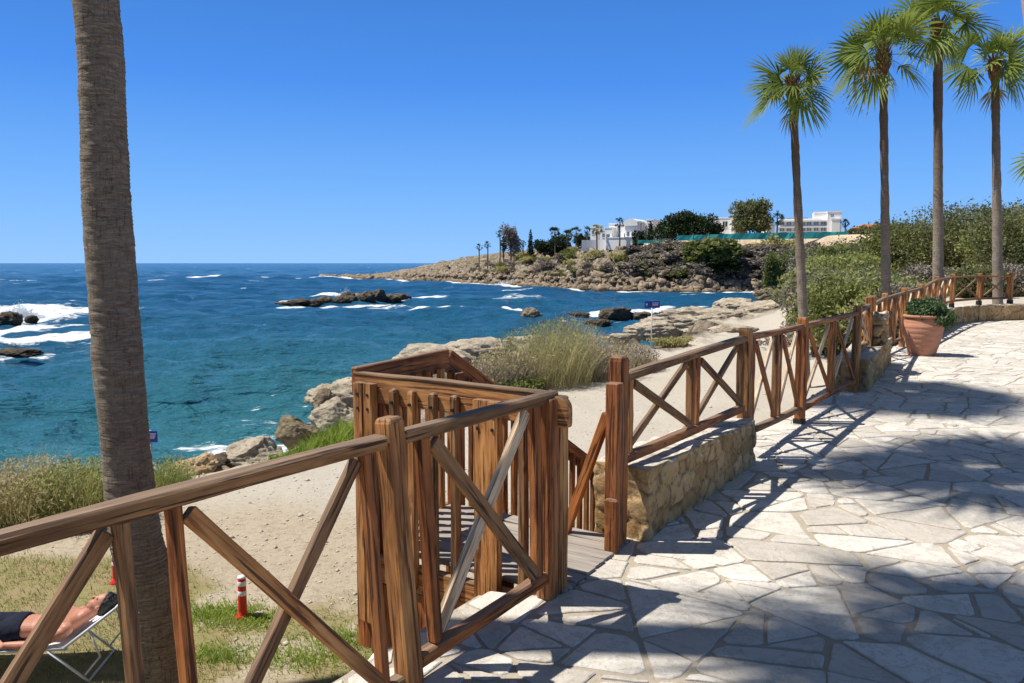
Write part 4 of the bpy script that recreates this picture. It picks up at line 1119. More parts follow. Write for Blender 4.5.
# pebbles on the track
n = 9500; r_ = np.exp(g.uniform(math.log(7.5), math.log(26), n)); a_ = g.uniform(-.75, .35, n); px_, py_ = r_*np.sin(a_), r_*np.cos(a_)
kk = (patio_in(px_, py_) > .2) & (coast_d(px_, py_) > 1.2) & (grass_mask(px_, py_)*(py_ < 14) < .5); px_, py_ = px_[kk], py_[kk]; pz_ = land_z(px_, py_, coast_d(px_, py_)); n = len(px_)
O6 = np.array([(1, 0, 0), (0, 1, 0), (-1, 0, 0), (0, -1, 0), (0, 0, .7), (0, 0, -.4)], float); s_ = np.exp(g.normal(-4.35, .55, n))
V = (np.stack([px_, py_, pz_], 1)[:, None]+O6[None]*(s_[:, None, None]*(1+.35*g.normal(size=(n, 6, 3))))).reshape(-1, 3)
T8 = np.array([(0, 1, 4), (1, 2, 4), (2, 3, 4), (3, 0, 4), (1, 0, 5), (2, 1, 5), (3, 2, 5), (0, 3, 5)]); Fc = (np.arange(n)[:, None, None]*6+T8[None]).reshape(-1, 3)
tag(link('pebbles', npmesh('pebbles', V, Fc, M_CAP)), 'loose pebbles scattered on the gravel track', 'pebbles', kind='stuff')

# ================================================================== ROCKS
def ico(sub):
    b_ = bmesh.new(); bmesh.ops.create_icosphere(b_, subdivisions=sub, radius=1); V = np.array([tuple(v.co) for v in b_.verts]); Fc = np.array([[v.index for v in f.verts] for f in b_.faces]); b_.free(); return V, Fc
IC = {s: ico(s) for s in (2, 3, 5, 6)}
def rock(name, loc, sx_, sy_, sz_, mat, label, group=None, seed=0, sub=5, rot=0., rough=1., ang=.5, cat='rock'):
    V, Fc = IC[sub]; g = np.random.default_rng(seed)
    # chop with random planes for flat facets
    W = V.copy()
    for i in range(9):
        nn_ = g.normal(size=3); nn_ /= np.linalg.norm(nn_); d = .62+.3*g.random(); k_ = W@nn_-d; W -= np.where(k_ > 0, k_*ang*1.6, 0)[:, None].clip(0, 1)*nn_
    o = g.random()*50; r = 1+rough*(.28*fbm(V[:, 0]*1.3+o, V[:, 1]*1.3, V[:, 2]*1.3, s=seed)+.10*fbm(V[:, 0]*5+o, V[:, 1]*5, V[:, 2]*7, s=seed+1)-.14*np.abs(fbm(V[:, 0]*3+o, V[:, 1]*3, V[:, 2]*5, s=seed+2)))
    if sub >= 5: r += rough*.035*fbm(V[:, 0]*16+o, V[:, 1]*16, V[:, 2]*20, s=seed+4)
    W = W*r[:, None]*np.array([sx_, sy_, sz_]); c_, s_ = math.cos(rot), math.sin(rot)
    W = np.stack([W[:, 0]*c_-W[:, 1]*s_, W[:, 0]*s_+W[:, 1]*c_, W[:, 2]], 1)
    o_ = link(name, npmesh(name, W, Fc, mat, True)); o_.location = loc
    return tag(o_, label, cat, group)
def rk(px, pyb, Y, w_px, h_px, mat, label, seed, group=None, depth=.8, **kw):
    p = at_y(px, pyb, Y); s = Y/F; hx = w_px*s*.5; hz = h_px*s*.5
    return rock('rock', (p.x, p.y+hx*.3, p.z+hz*.72), hx, hx*depth, hz*1.12, mat, label, group, seed, **kw)
GN = 'boulders along the near shore'
rk(193, 484, 14.6, 52, 35, M_ROCKO, 'pitted ochre boulder right of the foreground palm trunk', 201, GN, rough=1.3)
rk(222, 486, 14.8, 30, 22, M_ROCKD, 'small dark boulder between the ochre boulder and the flat pale one', 202, GN)
rk(250, 470, 15.6, 60, 36, M_ROCK, 'tilted pale boulder with a dark shaded end, in the middle of the row', 203, GN, rot=.3, ang=.9)
rk(228, 472, 15.8, 40, 22, M_ROCKW, 'dark seaward boulder behind the tilted pale one', 204, GN)
rk(297, 448, 17.0, 42, 36, M_ROCKD, 'pointed brown boulder left of the overhanging ledge', 205, GN, ang=.8)
rk(318, 446, 16.6, 12, 8, M_ROCKD, 'small brown stone at the foot of the pointed boulder', 206, GN)
rk(333, 432, 18.6, 50, 36, M_ROCK, 'pale boulder propping up the overhanging ledge', 207, GN, rot=-.4)
rk(345, 412, 19.5, 84, 36, M_ROCK, 'overhanging layered limestone ledge left of the stair', 208, GN, rot=.1, rough=1.5)
rk(325, 425, 19.0, 26, 40, M_ROCKD, 'upright rock under the tip of the ledge', 209, GN)
for i, (px, pyb, Y, w_, h_, lb) in enumerate([(430, 374, 27, 96, 32, 'pale shelf rock just above the stair handrail'), (480, 366, 31, 100, 30, 'long pale shelf rock behind the grey weeds'), (540, 360, 34, 90, 26, 'pale shelf rock behind the tall weeds'), (400, 380, 25, 56, 22, 'low pale shelf rock at the water left of the handrail peak')]):
    rk(px, pyb, Y, w_, h_, M_ROCK, lb, 220+i, 'rock shelf by the near water', rough=1.2, depth=.5)
for i, (px, pyb, Y, w_, h_, lb, mt) in enumerate([(706, 334, 46, 120, 30, 'broad pale limestone outcrop left of the leftmost palm', M_ROCK), (655, 338, 43, 60, 18, 'low pale rock behind the far blue sign', M_ROCK),
        (770, 322, 50, 66, 24, 'rounded pale rock right at the leftmost palm', M_ROCK), (768, 301, 58, 26, 14, 'peaked little rock on top of the rounded one', M_ROCKD), (740, 336, 42, 60, 12, 'low pale slab beside the track below the outcrop', M_ROCK), (625, 345, 40, 44, 14, 'small pale rock left of the far blue sign', M_ROCK),
        (735, 318, 53, 50, 22, 'pale rock joining the broad outcrop to the rounded one', M_ROCK)]):
    rk(px, pyb, Y, w_, h_, mt, lb, 240+i, 'outcrops at the end of the track', rough=1.3, depth=.6, sub=6 if i == 0 else 5)
GS = 'dark rocks in the surf'
def searock(px, py, w_px, h_px, label, seed, mt=M_ROCKW, grp=GS, sub=5):
    p = at_z(px, py, SEA); s = p.y/F; return rock('sea_rock', (p.x, p.y, SEA+h_px*s*.25), w_px*s*.55, w_px*s*.4, h_px*s*.8, mt, label, grp, seed, sub=sub, rough=1.5)
searock(8, 324, 24, 13, 'dark reef rock at the left edge in white foam', 260); searock(32, 321, 12, 6, 'small dark rock beside the reef at the left edge', 261); searock(22, 354, 40, 6, 'flat dark rock awash below the left reef', 262)
searock(531, 320, 20, 11, 'brown rock at the left end of the surf line', 263, M_ROCKD); searock(556, 319, 30, 6, 'low wet rock second in the surf line', 264, M_ROCKD); searock(580, 316, 22, 4, 'thin rock awash in the middle of the surf line', 269)
searock(614, 319, 32, 13, 'largest dark rock in the surf line', 265); searock(645, 319, 26, 8, 'dark rock right behind the far blue sign', 266); searock(672, 316, 26, 6, 'low dark rock just right of the far sign', 267); searock(598, 324, 30, 5, 'flat reef patch below the largest surf rock', 268)
for i in range(15):
    t_ = i/14; h_ = 5+5.5*math.exp(-((t_-.72)/.2)**2)+1.5*((i*7) % 3-1); px = 282+118*t_
    searock(px, 305.3-4.6*t_+.5*((i*5) % 3-1), 15+3*((i*4) % 3), h_, ['low jagged dark rock in the left half of the long rocky islet', 'taller jagged dark rock in the right half of the long rocky islet'][t_ > .5], 280+i, M_ROCKW if i % 3 else M_ROCKD, ['rocks in the left half of the islet', 'rocks in the right half of the islet'][t_ > .5])
# rubble along the headland
g = np.random.default_rng(99); V0, F0 = IC[2]; n = 0; VV = []; FF = []
cs = []
for i in range(len(COAST)-1):
    a, b = COAST[i], COAST[i+1]; L = np.hypot(*(b-a))
    if min(a[1], b[1]) < 85 or L > 150: continue
    m_ = int(L*9); t = g.random(m_)[:, None]; cs.append(a+(b-a)*t)
cs = np.vstack(cs); cs += g.normal(0, 1, cs.shape)*2.2
cs = np.vstack([cs, cs+g.normal(0, 6, cs.shape)]); dd_ = coast_d(cs[:, 0], cs[:, 1]); kk = (dd_ > -1.2) & (dd_ < 22) & (g.random(len(cs)) < np.where(dd_ < 5, 1, .18)); cs = cs[kk]; dd_ = dd_[kk]; zz_ = land_z(cs[:, 0], cs[:, 1], dd_)
zz_ = np.maximum(zz_, SEA-.1)
for (x, y), z, d_ in zip(cs, zz_, dd_):
    s = min(1.2, math.exp(g.normal(-.8, .45)))*(1.15 if d_ < 6 else .75); r = 1+.22*g.normal(size=(len(V0), 1)); th = g.random()*6.28; W = V0*r*np.array([s*(.7+.8*g.random()), s, s*(.5+.5*g.random())]); c_, s2 = math.cos(th), math.sin(th)
    W = np.stack([W[:, 0]*c_-W[:, 1]*s2+x, W[:, 0]*s2+W[:, 1]*c_+y, W[:, 2]+z+s*.15], 1); VV.append(W); FF.append(F0+n); n += len(V0)
tag(link('shore_rubble', npmesh('shore_rubble', np.vstack(VV), np.vstack(FF), M_HROCK, False)), 'tumbled rocks along the waterline of the headland', 'rocks', kind='stuff')

# ================================================================== HEADLAND PLANTING
def hz_at(px, Y):
    x = (px-512)/F*Y; return Vector((x, Y, ground(x, Y)))
def surf(px, py, y0=150, y1=330):
    """walk out along the view line until it meets the headland"""
    d = ray(px, py); Y = np.linspace(y0, y1, 260); X = d.x/d.y*Y; Z = CH+d.z/d.y*Y
    gz = land_z(X, Y, coast_d(X, Y)); hit = np.nonzero(gz >= Z)[0]
    return Vector((X[hit[0]], Y[hit[0]], gz[hit[0]])) if len(hit) else None
pr = {}
def hshrub(p, w, h, mat, label, group, seed, n=500, size=.45, name='headland_shrub', cat='shrub'):
    g = np.random.default_rng(seed); key = (mat.name, seed % 4, n)
    if key not in pr:
        pts = blobpts(lumpy(1, 1, 1, 9, g), n, g, .3); pts[:, 2] = np.abs(pts[:, 2]); pr[key] = leafmesh(name, pts, .10, mat, g, .4, 1.3)
    o = link(name, pr[key]); o.location = p; o.scale = (w, w*.8, h); o.rotation_euler = (0, 0, g.random()*6.28); tag(o, label, cat, group); return o
g = np.random.default_rng(5); cnt = 0
for i in range(800):
    px = g.uniform(470, 880); py = g.uniform(246, 281)
    if py < 262-(px-470)*.07 or (px > 680 and py < 251) or (px < 640 and g.random() < .35): continue
    p = surf(px, py)
    if p is None or coast_d(np.array([p.x]), np.array([p.y]))[0] < 3.5: continue
    rightish = px > 650; w_ = g.uniform(2.0, 5.0)*(1.25 if rightish else .9); mt = M_GREYB if g.random() < (.68 if rightish else .5) else (M_OLIVE if g.random() < .5 else M_SHRUBL)
    hshrub(p-Vector((0, 0, .2)), w_, w_*g.uniform(.35, .6), mt, {'grey_twigs': 'grey leafless scrub bush on the headland slope', 'olive_leaf': 'olive green scrub bush on the headland slope', 'shore_shrub': 'yellowish scrub bush on the headland slope'}[mt.name], {'grey_twigs': 'grey scrub on the headland slope', 'olive_leaf': 'olive scrub on the headland slope', 'shore_shrub': 'yellowish scrub on the headland slope'}[mt.name], int(g.integers(1000)), 420)
    cnt += 1
    if cnt >= 290: break
for i in range(34):
    px = g.uniform(628, 800); py = g.uniform(253, 277); p = surf(px, py)
    if p is None or coast_d(np.array([p.x]), np.array([p.y]))[0] < 7: continue
    hshrub(p-Vector((0, 0, .5)), g.uniform(6, 10), g.uniform(2.2, 3.4), M_GREYB, 'broad grey scrub mound on the right half of the headland slope', 'broad grey scrub mounds', int(g.integers(1000)), 1500)
p = surf(712, 268) or hz_at(712, 190)
hshrub(p, 11, 6.5, M_OLIVE, 'largest dark green bush mound on the headland slope', None, 901, 6000)
p = surf(722, 274) or hz_at(722, 186)
hshrub(p, 9, 4.0, M_DARK, 'dark mound bush just below the largest one on the slope', None, 902, 5000)
p = surf(690, 272) or hz_at(690, 190)
hshrub(p, 8, 3.8, M_GREYB, 'broad grey bush left of the largest green mound', None, 903, 4000)

def tree(name, px, yb, yt, wpx, Y, mat, label, cat='tree', group=None, seed=0, n=2600, con=0., trunk=.25, size=.35, crown_lo=.15, k_=16):
    s = Y/F; b = at_y(px, yb, Y); top = at_y(px, yt, Y); H_ = top.z-b.z; w_ = wpx*s; g = np.random.default_rng(seed+3000)
    gz = ground(b.x, b.y); b.z = min(b.z, gz+.3) if gz > -3 else b.z; H_ = top.z-b.z
    root = empty(name, b, label, cat, group); lo = H_*crown_lo
    bl = lumpy(w_, H_-lo, w_, k_, g, 0, con); bl = [(x, y, z+lo, a, c_, d) for x, y, z, a, c_, d in bl]
    if con: bl = [(0, 0, lo+(H_-lo)*t, w_*.5*(1-t)**.8+.1, w_*.5*(1-t)**.8+.1, (H_-lo)*.12) for t in np.linspace(.08, .95, 9)]
    link('crown', leafmesh('crown', blobpts(bl, n, g, .35), size, mat, g, .3, 1.4), root)
    V = []; Fc = []; limb(V, Fc, (0, 0, -.5), (0, 0, H_*.6), trunk, trunk*.5, 7, 5, .04, g)
    for i in range(6): a = g.random()*6.28; limb(V, Fc, (0, 0, H_*(.2+.25*g.random())), (math.cos(a)*w_*.3, math.sin(a)*w_*.3, H_*(.5+.3*g.random())), trunk*.4, trunk*.12, 5, 3, .08, g)
    link('trunk', npmesh('trunk', V, Fc, M_BARK, True), root); return root
def mini_palm(px, yb, yt, wpx, Y, label, group, seed, dark=True, ball=False):
    s = Y/F; b = at_y(px, yb, Y); top = at_y(px, yt+wpx*.45, Y); g = np.random.default_rng(seed); gz = ground(b.x, b.y); b.z = min(b.z, gz+.2)
    root = empty('palm_tree', b, label, 'palm tree', group); H_ = top.z-b.z; V = []; Fc = []; limb(V, Fc, (0, 0, -.4), (0, 0, H_), .22, .18, 7, 4, .02, g)
    link('trunk', npmesh('trunk', V, Fc, M_BARK, True), root)
    c = crown_mesh('crown', 22, wpx*s*.30, wpx*s*.26, g, M_DARK if dark else M_BUSH, .25, 12, -70); o = link('crown', c, root); o.location = (0, 0, H_)
    return root
GP = 'small palms on the headland'
mini_palm(479, 254, 243.5, 7, 262, 'lowest small palm at the seaward end of the headland', GP, 1); mini_palm(487.5, 253, 241, 7, 262, 'second small palm from the seaward end', GP, 2)
mini_palm(499.5, 250, 229.5, 8, 262, 'taller small palm left of the bare brown tree', GP, 3); mini_palm(523, 250, 240, 7, 258, 'small palm right of the bare brown tree', GP, 4)
tree('bare_tree', 511, 250, 224.5, 17, 260, M_GREYB, 'feathery bare brown tree among the seaward palms', seed=5, n=3600, size=.35, crown_lo=.1); tree('shrubby_tree', 503.5, 250, 234, 6, 260, M_DARK, 'dark narrow shrub against the bare brown tree', seed=6, n=500)
tree('cypress_tree', 530.5, 249, 229, 8, 255, M_DARK, 'slim dark cypress standing alone left of the tree row', seed=7, n=1500, con=1., crown_lo=.0, size=.3)
for i, (px, yb, yt, w_, lb) in enumerate([(541, 247.5, 239, 16, 'low dark hedge tree right of the cypress'), (551, 247, 237, 18, 'low dark tree in the row before the date palms'), (562, 246, 233, 20, 'dark round tree at the middle of the row'), (583, 245, 234, 18, 'dark tree under the date palms')]):
    tree('dark_tree', px, yb, yt, w_, 252, M_DARK, lb, 'tree', 'dark tree row left of the white villa', 20+i, 2200, crown_lo=.0)
for i, (px, yt, w_, lb) in enumerate([(555, 226, 14, 'leftmost date palm in the dark tree row'), (567, 229, 12, 'date palm second in the dark tree row'), (576, 226, 14, 'date palm in the middle of the dark tree row'), (587, 226, 10, 'date palm just left of the small white gable')]):
    mini_palm(px, 246, yt, w_, 246, lb, GP, 30+i)
mini_palm(597, 244, 224, 11, 225, 'bushy palm before the small white gable', GP, 41, False); mini_palm(619.5, 246, 217.5, 10, 222, 'tall thin palm before the white villa', GP, 42)
tree('dark_tree', 639, 240, 229, 12, 218, M_DARK, 'dark tree at the right corner of the white villa', seed=50, n=1400, crown_lo=0); tree('dark_tree', 650.5, 242, 222, 8, 222, M_DARK, 'narrow dark tree between villa and small white block', seed=51, n=1300, con=.6, crown_lo=0)
tree('dark_tree', 672, 240, 214, 34, 216, M_DARK, 'left of the two largest dark trees above the teal fence', group='largest dark trees', seed=52, n=7000, crown_lo=.02, size=.4, k_=22); tree('dark_tree', 690, 240, 210, 40, 214, M_DARK, 'right and taller of the two largest dark trees', group='largest dark trees', seed=53, n=8000, crown_lo=.02, size=.4, k_=22)
tree('dark_tree', 712, 238, 222, 20, 214, M_DARK, 'small rounded tree before the windowed white block', seed=54, n=2500, crown_lo=0)
tree('pine_tree', 750, 240, 197, 38, 214, M_BUSH, 'big round bright-topped tree standing above the teal fence', seed=55, n=9000, crown_lo=.08, size=.42, k_=26)
mini_palm(777, 234, 211, 14, 212, 'bushy palm left of the long white hotel', GP, 60); mini_palm(845, 233, 218.5, 9, 218, 'small palm right of the hotel tower', GP, 61)
for i, px in enumerate((856, 868, 880, 893, 906)):
    tree('hedge_tree', px, 240, 225.5-i*.3, 17, 205, M_BUSH, 'clipped green hedge tree, number %s from the hotel towards the right' % ['one', 'two', 'three', 'four', 'five'][i], 'hedge', 'green hedge before the orange roof', 70+i, 1500, crown_lo=0.)
# low sage band on the plateau rim left
for i in range(26):
    px = 520+i*5.0+g.uniform(-2, 2); Y = 248-i*.8; p = hz_at(px, Y); hshrub(p-Vector((0, 0, .1)), 3.4, 1.3, M_SHRUBL if i % 3 else M_OLIVE, 'pale low shrub in the band below the tree row', 'pale shrubs on the headland rim', i, 420)

# ================================================================== HEADLAND BUILDINGS
def box(V, Fc, x0, x1, y0, y1, z0, z1):
    q = len(V); V += [(x, y, z) for z in (z0, z1) for x, y in ((x0, y0), (x1, y0), (x1, y1), (x0, y1))]
    Fc += [(q+3, q+2, q+1, q), (q+4, q+5, q+6, q+7), (q, q+1, q+5, q+4), (q+1, q+2, q+6, q+5), (q+2, q+3, q+7, q+6), (q+3, q, q+4, q+7)]
def building(name, Y, dep, blocks, wins, label, zb=None, glass=M_GLASS, extra=None, group=None, yaw=.5):
    """blocks: pixel rects (x0,x1,ytop,ybot,setback); wins likewise"""
    c = at_y((blocks[0][0]+blocks[0][1])/2, blocks[0][3], Y); root = empty(name, c, label, 'building', group)
    for (x0, x1, yt, yb, sb) in blocks:
        V = []; Fc = []; a = at_y(x0, yt, Y+sb); b = at_y(x1, yb, Y+sb); gz = min(b.z, ground((a.x+b.x)/2, Y+sb))-1.
        box(V, Fc, a.x-c.x, b.x-c.x, sb, sb+dep, gz-c.z, a.z-c.z); me = npmesh('wall', V, Fc, M_WHITE); link('wall', me, root)
        V = []; Fc = []; box(V, Fc, a.x-c.x-.12, b.x-c.x+.12, sb-.12, sb+dep+.12, a.z-c.z+.003, a.z-c.z+.28); link('parapet', npmesh('parapet', V, Fc, M_WHITE), root)
    for (x0, x1, yt, yb, sb) in wins:
        a = at_y(x0, yt, Y+sb-.02); b = at_y(x1, yb, Y+sb-.02); V = []; Fc = []
        box(V, Fc, a.x-c.x, b.x-c.x, sb-.03, sb+.2, b.z-c.z, a.z-c.z); w_ = link('window', npmesh('window', V, Fc, glass), root)
        V = []; Fc = []; ww = b.x-a.x; box(V, Fc, a.x-c.x+ww*.46, a.x-c.x+ww*.54, sb-.07, sb-.031, b.z-c.z, a.z-c.z)
        box(V, Fc, a.x-c.x-.1, b.x-c.x+.1, sb-.14, sb-.031, b.z-c.z-.12, b.z-c.z-.002); fr_ = link('frame', npmesh('frame', V, Fc, M_WHITE), w_)
    if extra: extra(root, c)
    root.rotation_euler = (0, 0, -yaw); root.scale = (1/math.cos(yaw)*.97, 1, 1)
    return root
def vault(root, c):
    # the villa's arched gable
    Y = 226; a = at_y(624, 222, Y); b = at_y(637, 222, Y); x0, x1 = a.x-c.x, b.x-c.x; r = (x1-x0)/2; n = 14; V = []; Fc = []
    for y in (-.4, 9):
        for i in range(n+1): t = math.pi*i/n; V.append(((x0+x1)/2-r*math.cos(t)*1.05, y, a.z-c.z-1.1+r*math.sin(t)*1.1))
    Fc = [(i, i+1, n+2+i, n+1+i) for i in range(n)]+[tuple(range(n, -1, -1)), tuple(range(n+1, 2*n+2))]; link('roof', npmesh('roof', V, Fc, M_WHITE), root)
building('white_villa', 226, 10, [(606, 637, 224, 246, 2), (600.5, 608, 230.5, 246, 0), (606.5, 613, 228, 246, -.6), (625, 637, 222.5, 246, 0), (612, 637, 238, 246, -3), (637, 642.5, 221, 243, 5)],
    [(603, 606, 233, 237, 0), (614.5, 616.5, 226.5, 237, 2), (620.5, 623, 233.5, 237, 2), (626.5, 629, 232, 236.5, 0), (608, 611, 234, 238, -.6), (631, 634, 233, 236, 0), (638.5, 640.5, 224, 228, 5)], 'white villa with arched gable left of the dark trees', extra=vault)
building('white_house', 240, 6, [(590.5, 595.5, 228, 246, 0), (591.8, 594.2, 225.5, 230, .5)], [(592, 594, 231, 234, 0)], 'small narrow white house left of the villa')
building('white_block', 232, 8, [(657.3, 663, 221.8, 238, 0), (651, 657.5, 229.5, 238, -1)], [(659, 661, 225, 229, 0), (653, 655, 232, 235, -1)], 'small stepped white block left of the largest dark trees')
building('white_house', 236, 8, [(705, 733, 218.5, 236, 0), (702, 712, 221, 236, 3), (731.5, 733.5, 216, 236, -.8)], [(722.5, 726.5, 221.5, 227, 0), (714, 717, 222, 226, 0)], 'flat-roofed white house with a dark window left of the round tree')
def roofslab(root, c):
    Y = 226; a = at_y(788, 217.6, Y); b = at_y(808, 219, Y); V = []; Fc = []; box(V, Fc, a.x-c.x, b.x-c.x, 1, 8, b.z-c.z, a.z-c.z); link('roof_canopy', npmesh('roof_canopy', V, Fc, M_BARK), root)
    for y_ in (220.6, 226.6):
        V = []; Fc = []; a = at_y(779.5, y_, Y); b = at_y(826, y_+1.3, Y); box(V, Fc, a.x-c.x, b.x-c.x, -1.6, -.02, b.z-c.z, a.z-c.z); link('balcony', npmesh('balcony', V, Fc, M_WHITE), root)
wn = [(x, x+4.2, 221.9, 225, 0) for x in (781.5, 788, 794.5, 801, 806.5, 813, 819.5)]+[(x, x+4.2, 227.9, 231, 0) for x in (781.5, 788, 794.5, 801, 806.5, 813, 819.5)]+[(831, 833.5, 214.5, 217.5, -2), (837.6, 839.8, 220, 222, -2)]
building('white_hotel', 226, 12, [(780, 827, 219.5, 236, 0), (811, 823.5, 213, 221, 2), (828, 840, 212.6, 236, -2), (833, 840, 220, 236, -3)], wn, 'long two-storey white hotel with balconies and a stair tower', glass=M_GLASSB, extra=roofslab, yaw=.32)
# sloping white gable between round tree and palm
a = at_y(766, 238, 222); b = at_y(775, 221, 222); V = [(a.x, 222, a.z), (b.x, 222, a.z), (b.x, 222, b.z-1), ((a.x+b.x)/2+.3, 222, b.z), (a.x, 222, a.z+1.5)]; V += [(x, y+5, z) for x, y, z in V]; V = [(x-a.x, y-222, z-a.z) for x, y, z in V]
Fc = [(0, 1, 2, 3, 4), (9, 8, 7, 6, 5)]+[(i, 5+i, 5+(i+1) % 5, (i+1) % 5) for i in range(5)]
o = link('white_gable', npmesh('white_gable', V, Fc, M_WHITE)); o.location = (a.x, 222, a.z); tag(o, 'sloping white gable between the round tree and the bushy palm', 'building')
# orange roofed house
r_ = empty('tiled_house', at_y(880, 236, 226), 'low house with an orange tiled roof behind the green hedge', 'building'); c = r_.location
a = at_y(862, 228.5, 226); b = at_y(906, 240, 226); V = []; Fc = []; box(V, Fc, a.x-c.x, b.x-c.x, 0, 8, b.z-c.z, a.z-c.z); link('wall', npmesh('wall', V, Fc, M_WHITE), r_)
zt_ = at_y(880, 225.3, 226).z-c.z; V = [(a.x-c.x-.5, -.6, a.z-c.z), (b.x-c.x+.5, -.6, a.z-c.z), (b.x-c.x+.5, 8.6, a.z-c.z), (a.x-c.x-.5, 8.6, a.z-c.z), (a.x-c.x+2, 4, zt_+.5), (b.x-c.x-2, 4, zt_+.5)]
link('roof', npmesh('roof', V, [(0, 1, 5, 4), (1, 2, 5), (2, 3, 4, 5), (3, 0, 4), (3, 2, 1, 0)], M_ROOF), r_)
# low white garden wall left of villa
a = at_y(582, 240, 232); b = at_y(600, 246, 232); o = link('garden_wall', npmesh('garden_wall', *(lambda V, Fc: (box(V, Fc, 0, b.x-a.x, 0, .4, -1.6, 1.6), (V, Fc))[1])([], []), M_WHITE)); o.location = (a.x, 232, a.z-1.6); tag(o, 'low white garden wall left of the villa', 'wall')
# teal netting fences
def netfence(pts, label, posts=True):
    r0 = empty('netting_fence', (pts[0][0].x, pts[0][0].y, pts[0][0].z), label, 'fence'); V = []; Fc = []; c = r0.location; n = 0
    for i in range(len(pts)-1):
        (a, ha), (b, hb) = pts[i], pts[i+1]; m = max(2, int((b-a).length/1.2))
        for j in range(m+(i == len(pts)-2)):
            t = j/m; p = a.lerp(b, t)-c; h = ha+(hb-ha)*t; wv_ = .10*math.sin(n*1.7)+.05*math.sin(n*4.1)
            V += [(p.x, p.y+wv_, p.z), (p.x, p.y-wv_*.6, p.z+h+.05*math.sin(n*2.3)), (p.x, p.y+wv_+.03, p.z), (p.x, p.y-wv_*.6+.03, p.z+h+.05*math.sin(n*2.3))]; n += 1
    for i in range(n-1):
        a = i*4; b = a+4; Fc += [(a, b, b+1, a+1), (a+2, a+3, b+3, b+2), (a+1, b+1, b+3, a+3)]
    link('netting', npmesh('netting', V, Fc, M_TEAL), r0)
    for i in range(0, n, 3):
        x, y, z = V[i*4]; PV = []; PF = []; box(PV, PF, x-.04, x+.04, y+.05, y+.13, z-.6, z+1.9); link('post', npmesh('post', PV, PF, M_METAL), r0)
def fp(px, yb, yt, Y): a = at_y(px, yb, Y); return (a, at_y(px, yt, Y).z-a.z)
netfence([fp(677.5, 240.8, 235.6, 206), fp(740, 239.6, 233.4, 202), fp(800, 238.8, 232, 199), fp(848, 238.4, 231.8, 197)], 'long teal netting fence along the top of the tan bank')
netfence([fp(638, 243.8, 240.2, 214), fp(665, 242.6, 239.6, 212)], 'short low teal netting fence right of the villa')
netfence([fp(872, 236.8, 234.6, 196), fp(884, 236.8, 234.8, 196)], 'last scrap of teal netting right of the hedge')

# ================================================================== MIDDLE DISTANCE BUSHES (right)
GB = 'big bushes beyond the far fence'
for i, (px, yt, yb, wpx, Y, mt, lb, m2) in enumerate([
    (965, 201, 300, 120, 47, M_BUSH, 'highest rounded bush, between the third and fourth palms', M_OLIVE), (1015, 205, 300, 90, 42, M_BUSH, 'big bush with yellowish leaves behind the fourth palm', M_REED),
    (912, 216, 300, 80, 50, M_OLIVE, 'olive bush between the second and third palms', M_BUSH), (1060, 200, 300, 110, 45, M_BUSH, 'big bush past the right edge', None),
    (868, 246, 306, 70, 52, M_BUSH, 'mid green bush left of the second palm', M_REED), (845, 252, 312, 70, 46, M_REED, 'pale yellow-green reed bush in the gap right of the leftmost palm', M_BUSH),
    (826, 262, 314, 40, 48, M_OLIVE, 'olive bush touching the leftmost palm trunk', M_GREYB), (806, 254, 300, 34, 66, M_GREYB, 'grey bush behind the leftmost palm', M_OLIVE), (776, 258, 292, 20, 90, M_OLIVE, 'bush at the head of the bay', M_GREYB),
    (940, 262, 300, 60, 36, M_GREYB, 'grey twiggy bush behind the third palm', None), (902, 272, 302, 46, 36, M_GREYB, 'lower grey twiggy bush between second and third palms', None),
    (975, 262, 300, 46, 33, M_BUSH, 'low leafy bush left of the fourth palm', M_REED), (1018, 262, 292, 40, 34, M_GREYB, 'brownish bush at the right edge below the big ones', M_DRY), (870, 282, 306, 44, 38, M_REED, 'bright green low bush behind the fence left of the second palm', M_BUSH),
    (835, 284, 316, 44, 36, M_REED, 'low yellow-green bush right of the leftmost palm foot', M_DRY), (928, 228, 290, 70, 58, M_BUSH, 'bush filling behind the third palm', None), (812, 246, 296, 60, 100, M_OLIVE, 'distant olive bush on the slope above the bay head', None),
    (850, 243, 290, 70, 95, M_OLIVE, 'distant bush on the slope behind the reeds', None), (885, 240, 285, 60, 90, M_BUSH, 'distant bush on the slope behind the second palm', None)]):
    s = Y/F; b = at_y(px, yb, Y); t = at_y(px, yt, Y); gz = ground(b.x, b.y); h = t.z-gz; w_ = wpx*s
    big_ = h*w_
    shrub('bush', (b.x, b.y, gz-.1), w_*1.12, h*1.02, w_*.8, int(min(26000, 5000+big_*900)), .085*(Y/45)**.8, mt, lb, 'bush', GB, 300+i, 26, True, .25, 1.8, 0, .35, m2)
for i in range(30):
    px = 880+g.uniform(-110, 150); Y = g.uniform(33, 60); p = hz_at(px, Y)
    shrub('scrub', p, g.uniform(1.5, 3), g.uniform(.5, 1.1), 1.6, 700, .08, [M_GREYB, M_DRY, M_REED, M_OLIVE][i % 4], ['low grey twiggy scrub beyond the far fence', 'low straw-coloured scrub beyond the far fence', 'low yellow-green scrub beyond the far fence', 'low olive scrub beyond the far fence'][i % 4], 'scrub', ['grey scrub', 'straw-coloured scrub', 'yellow-green scrub', 'olive scrub'][i % 4]+' beyond the far fence', 400+i)

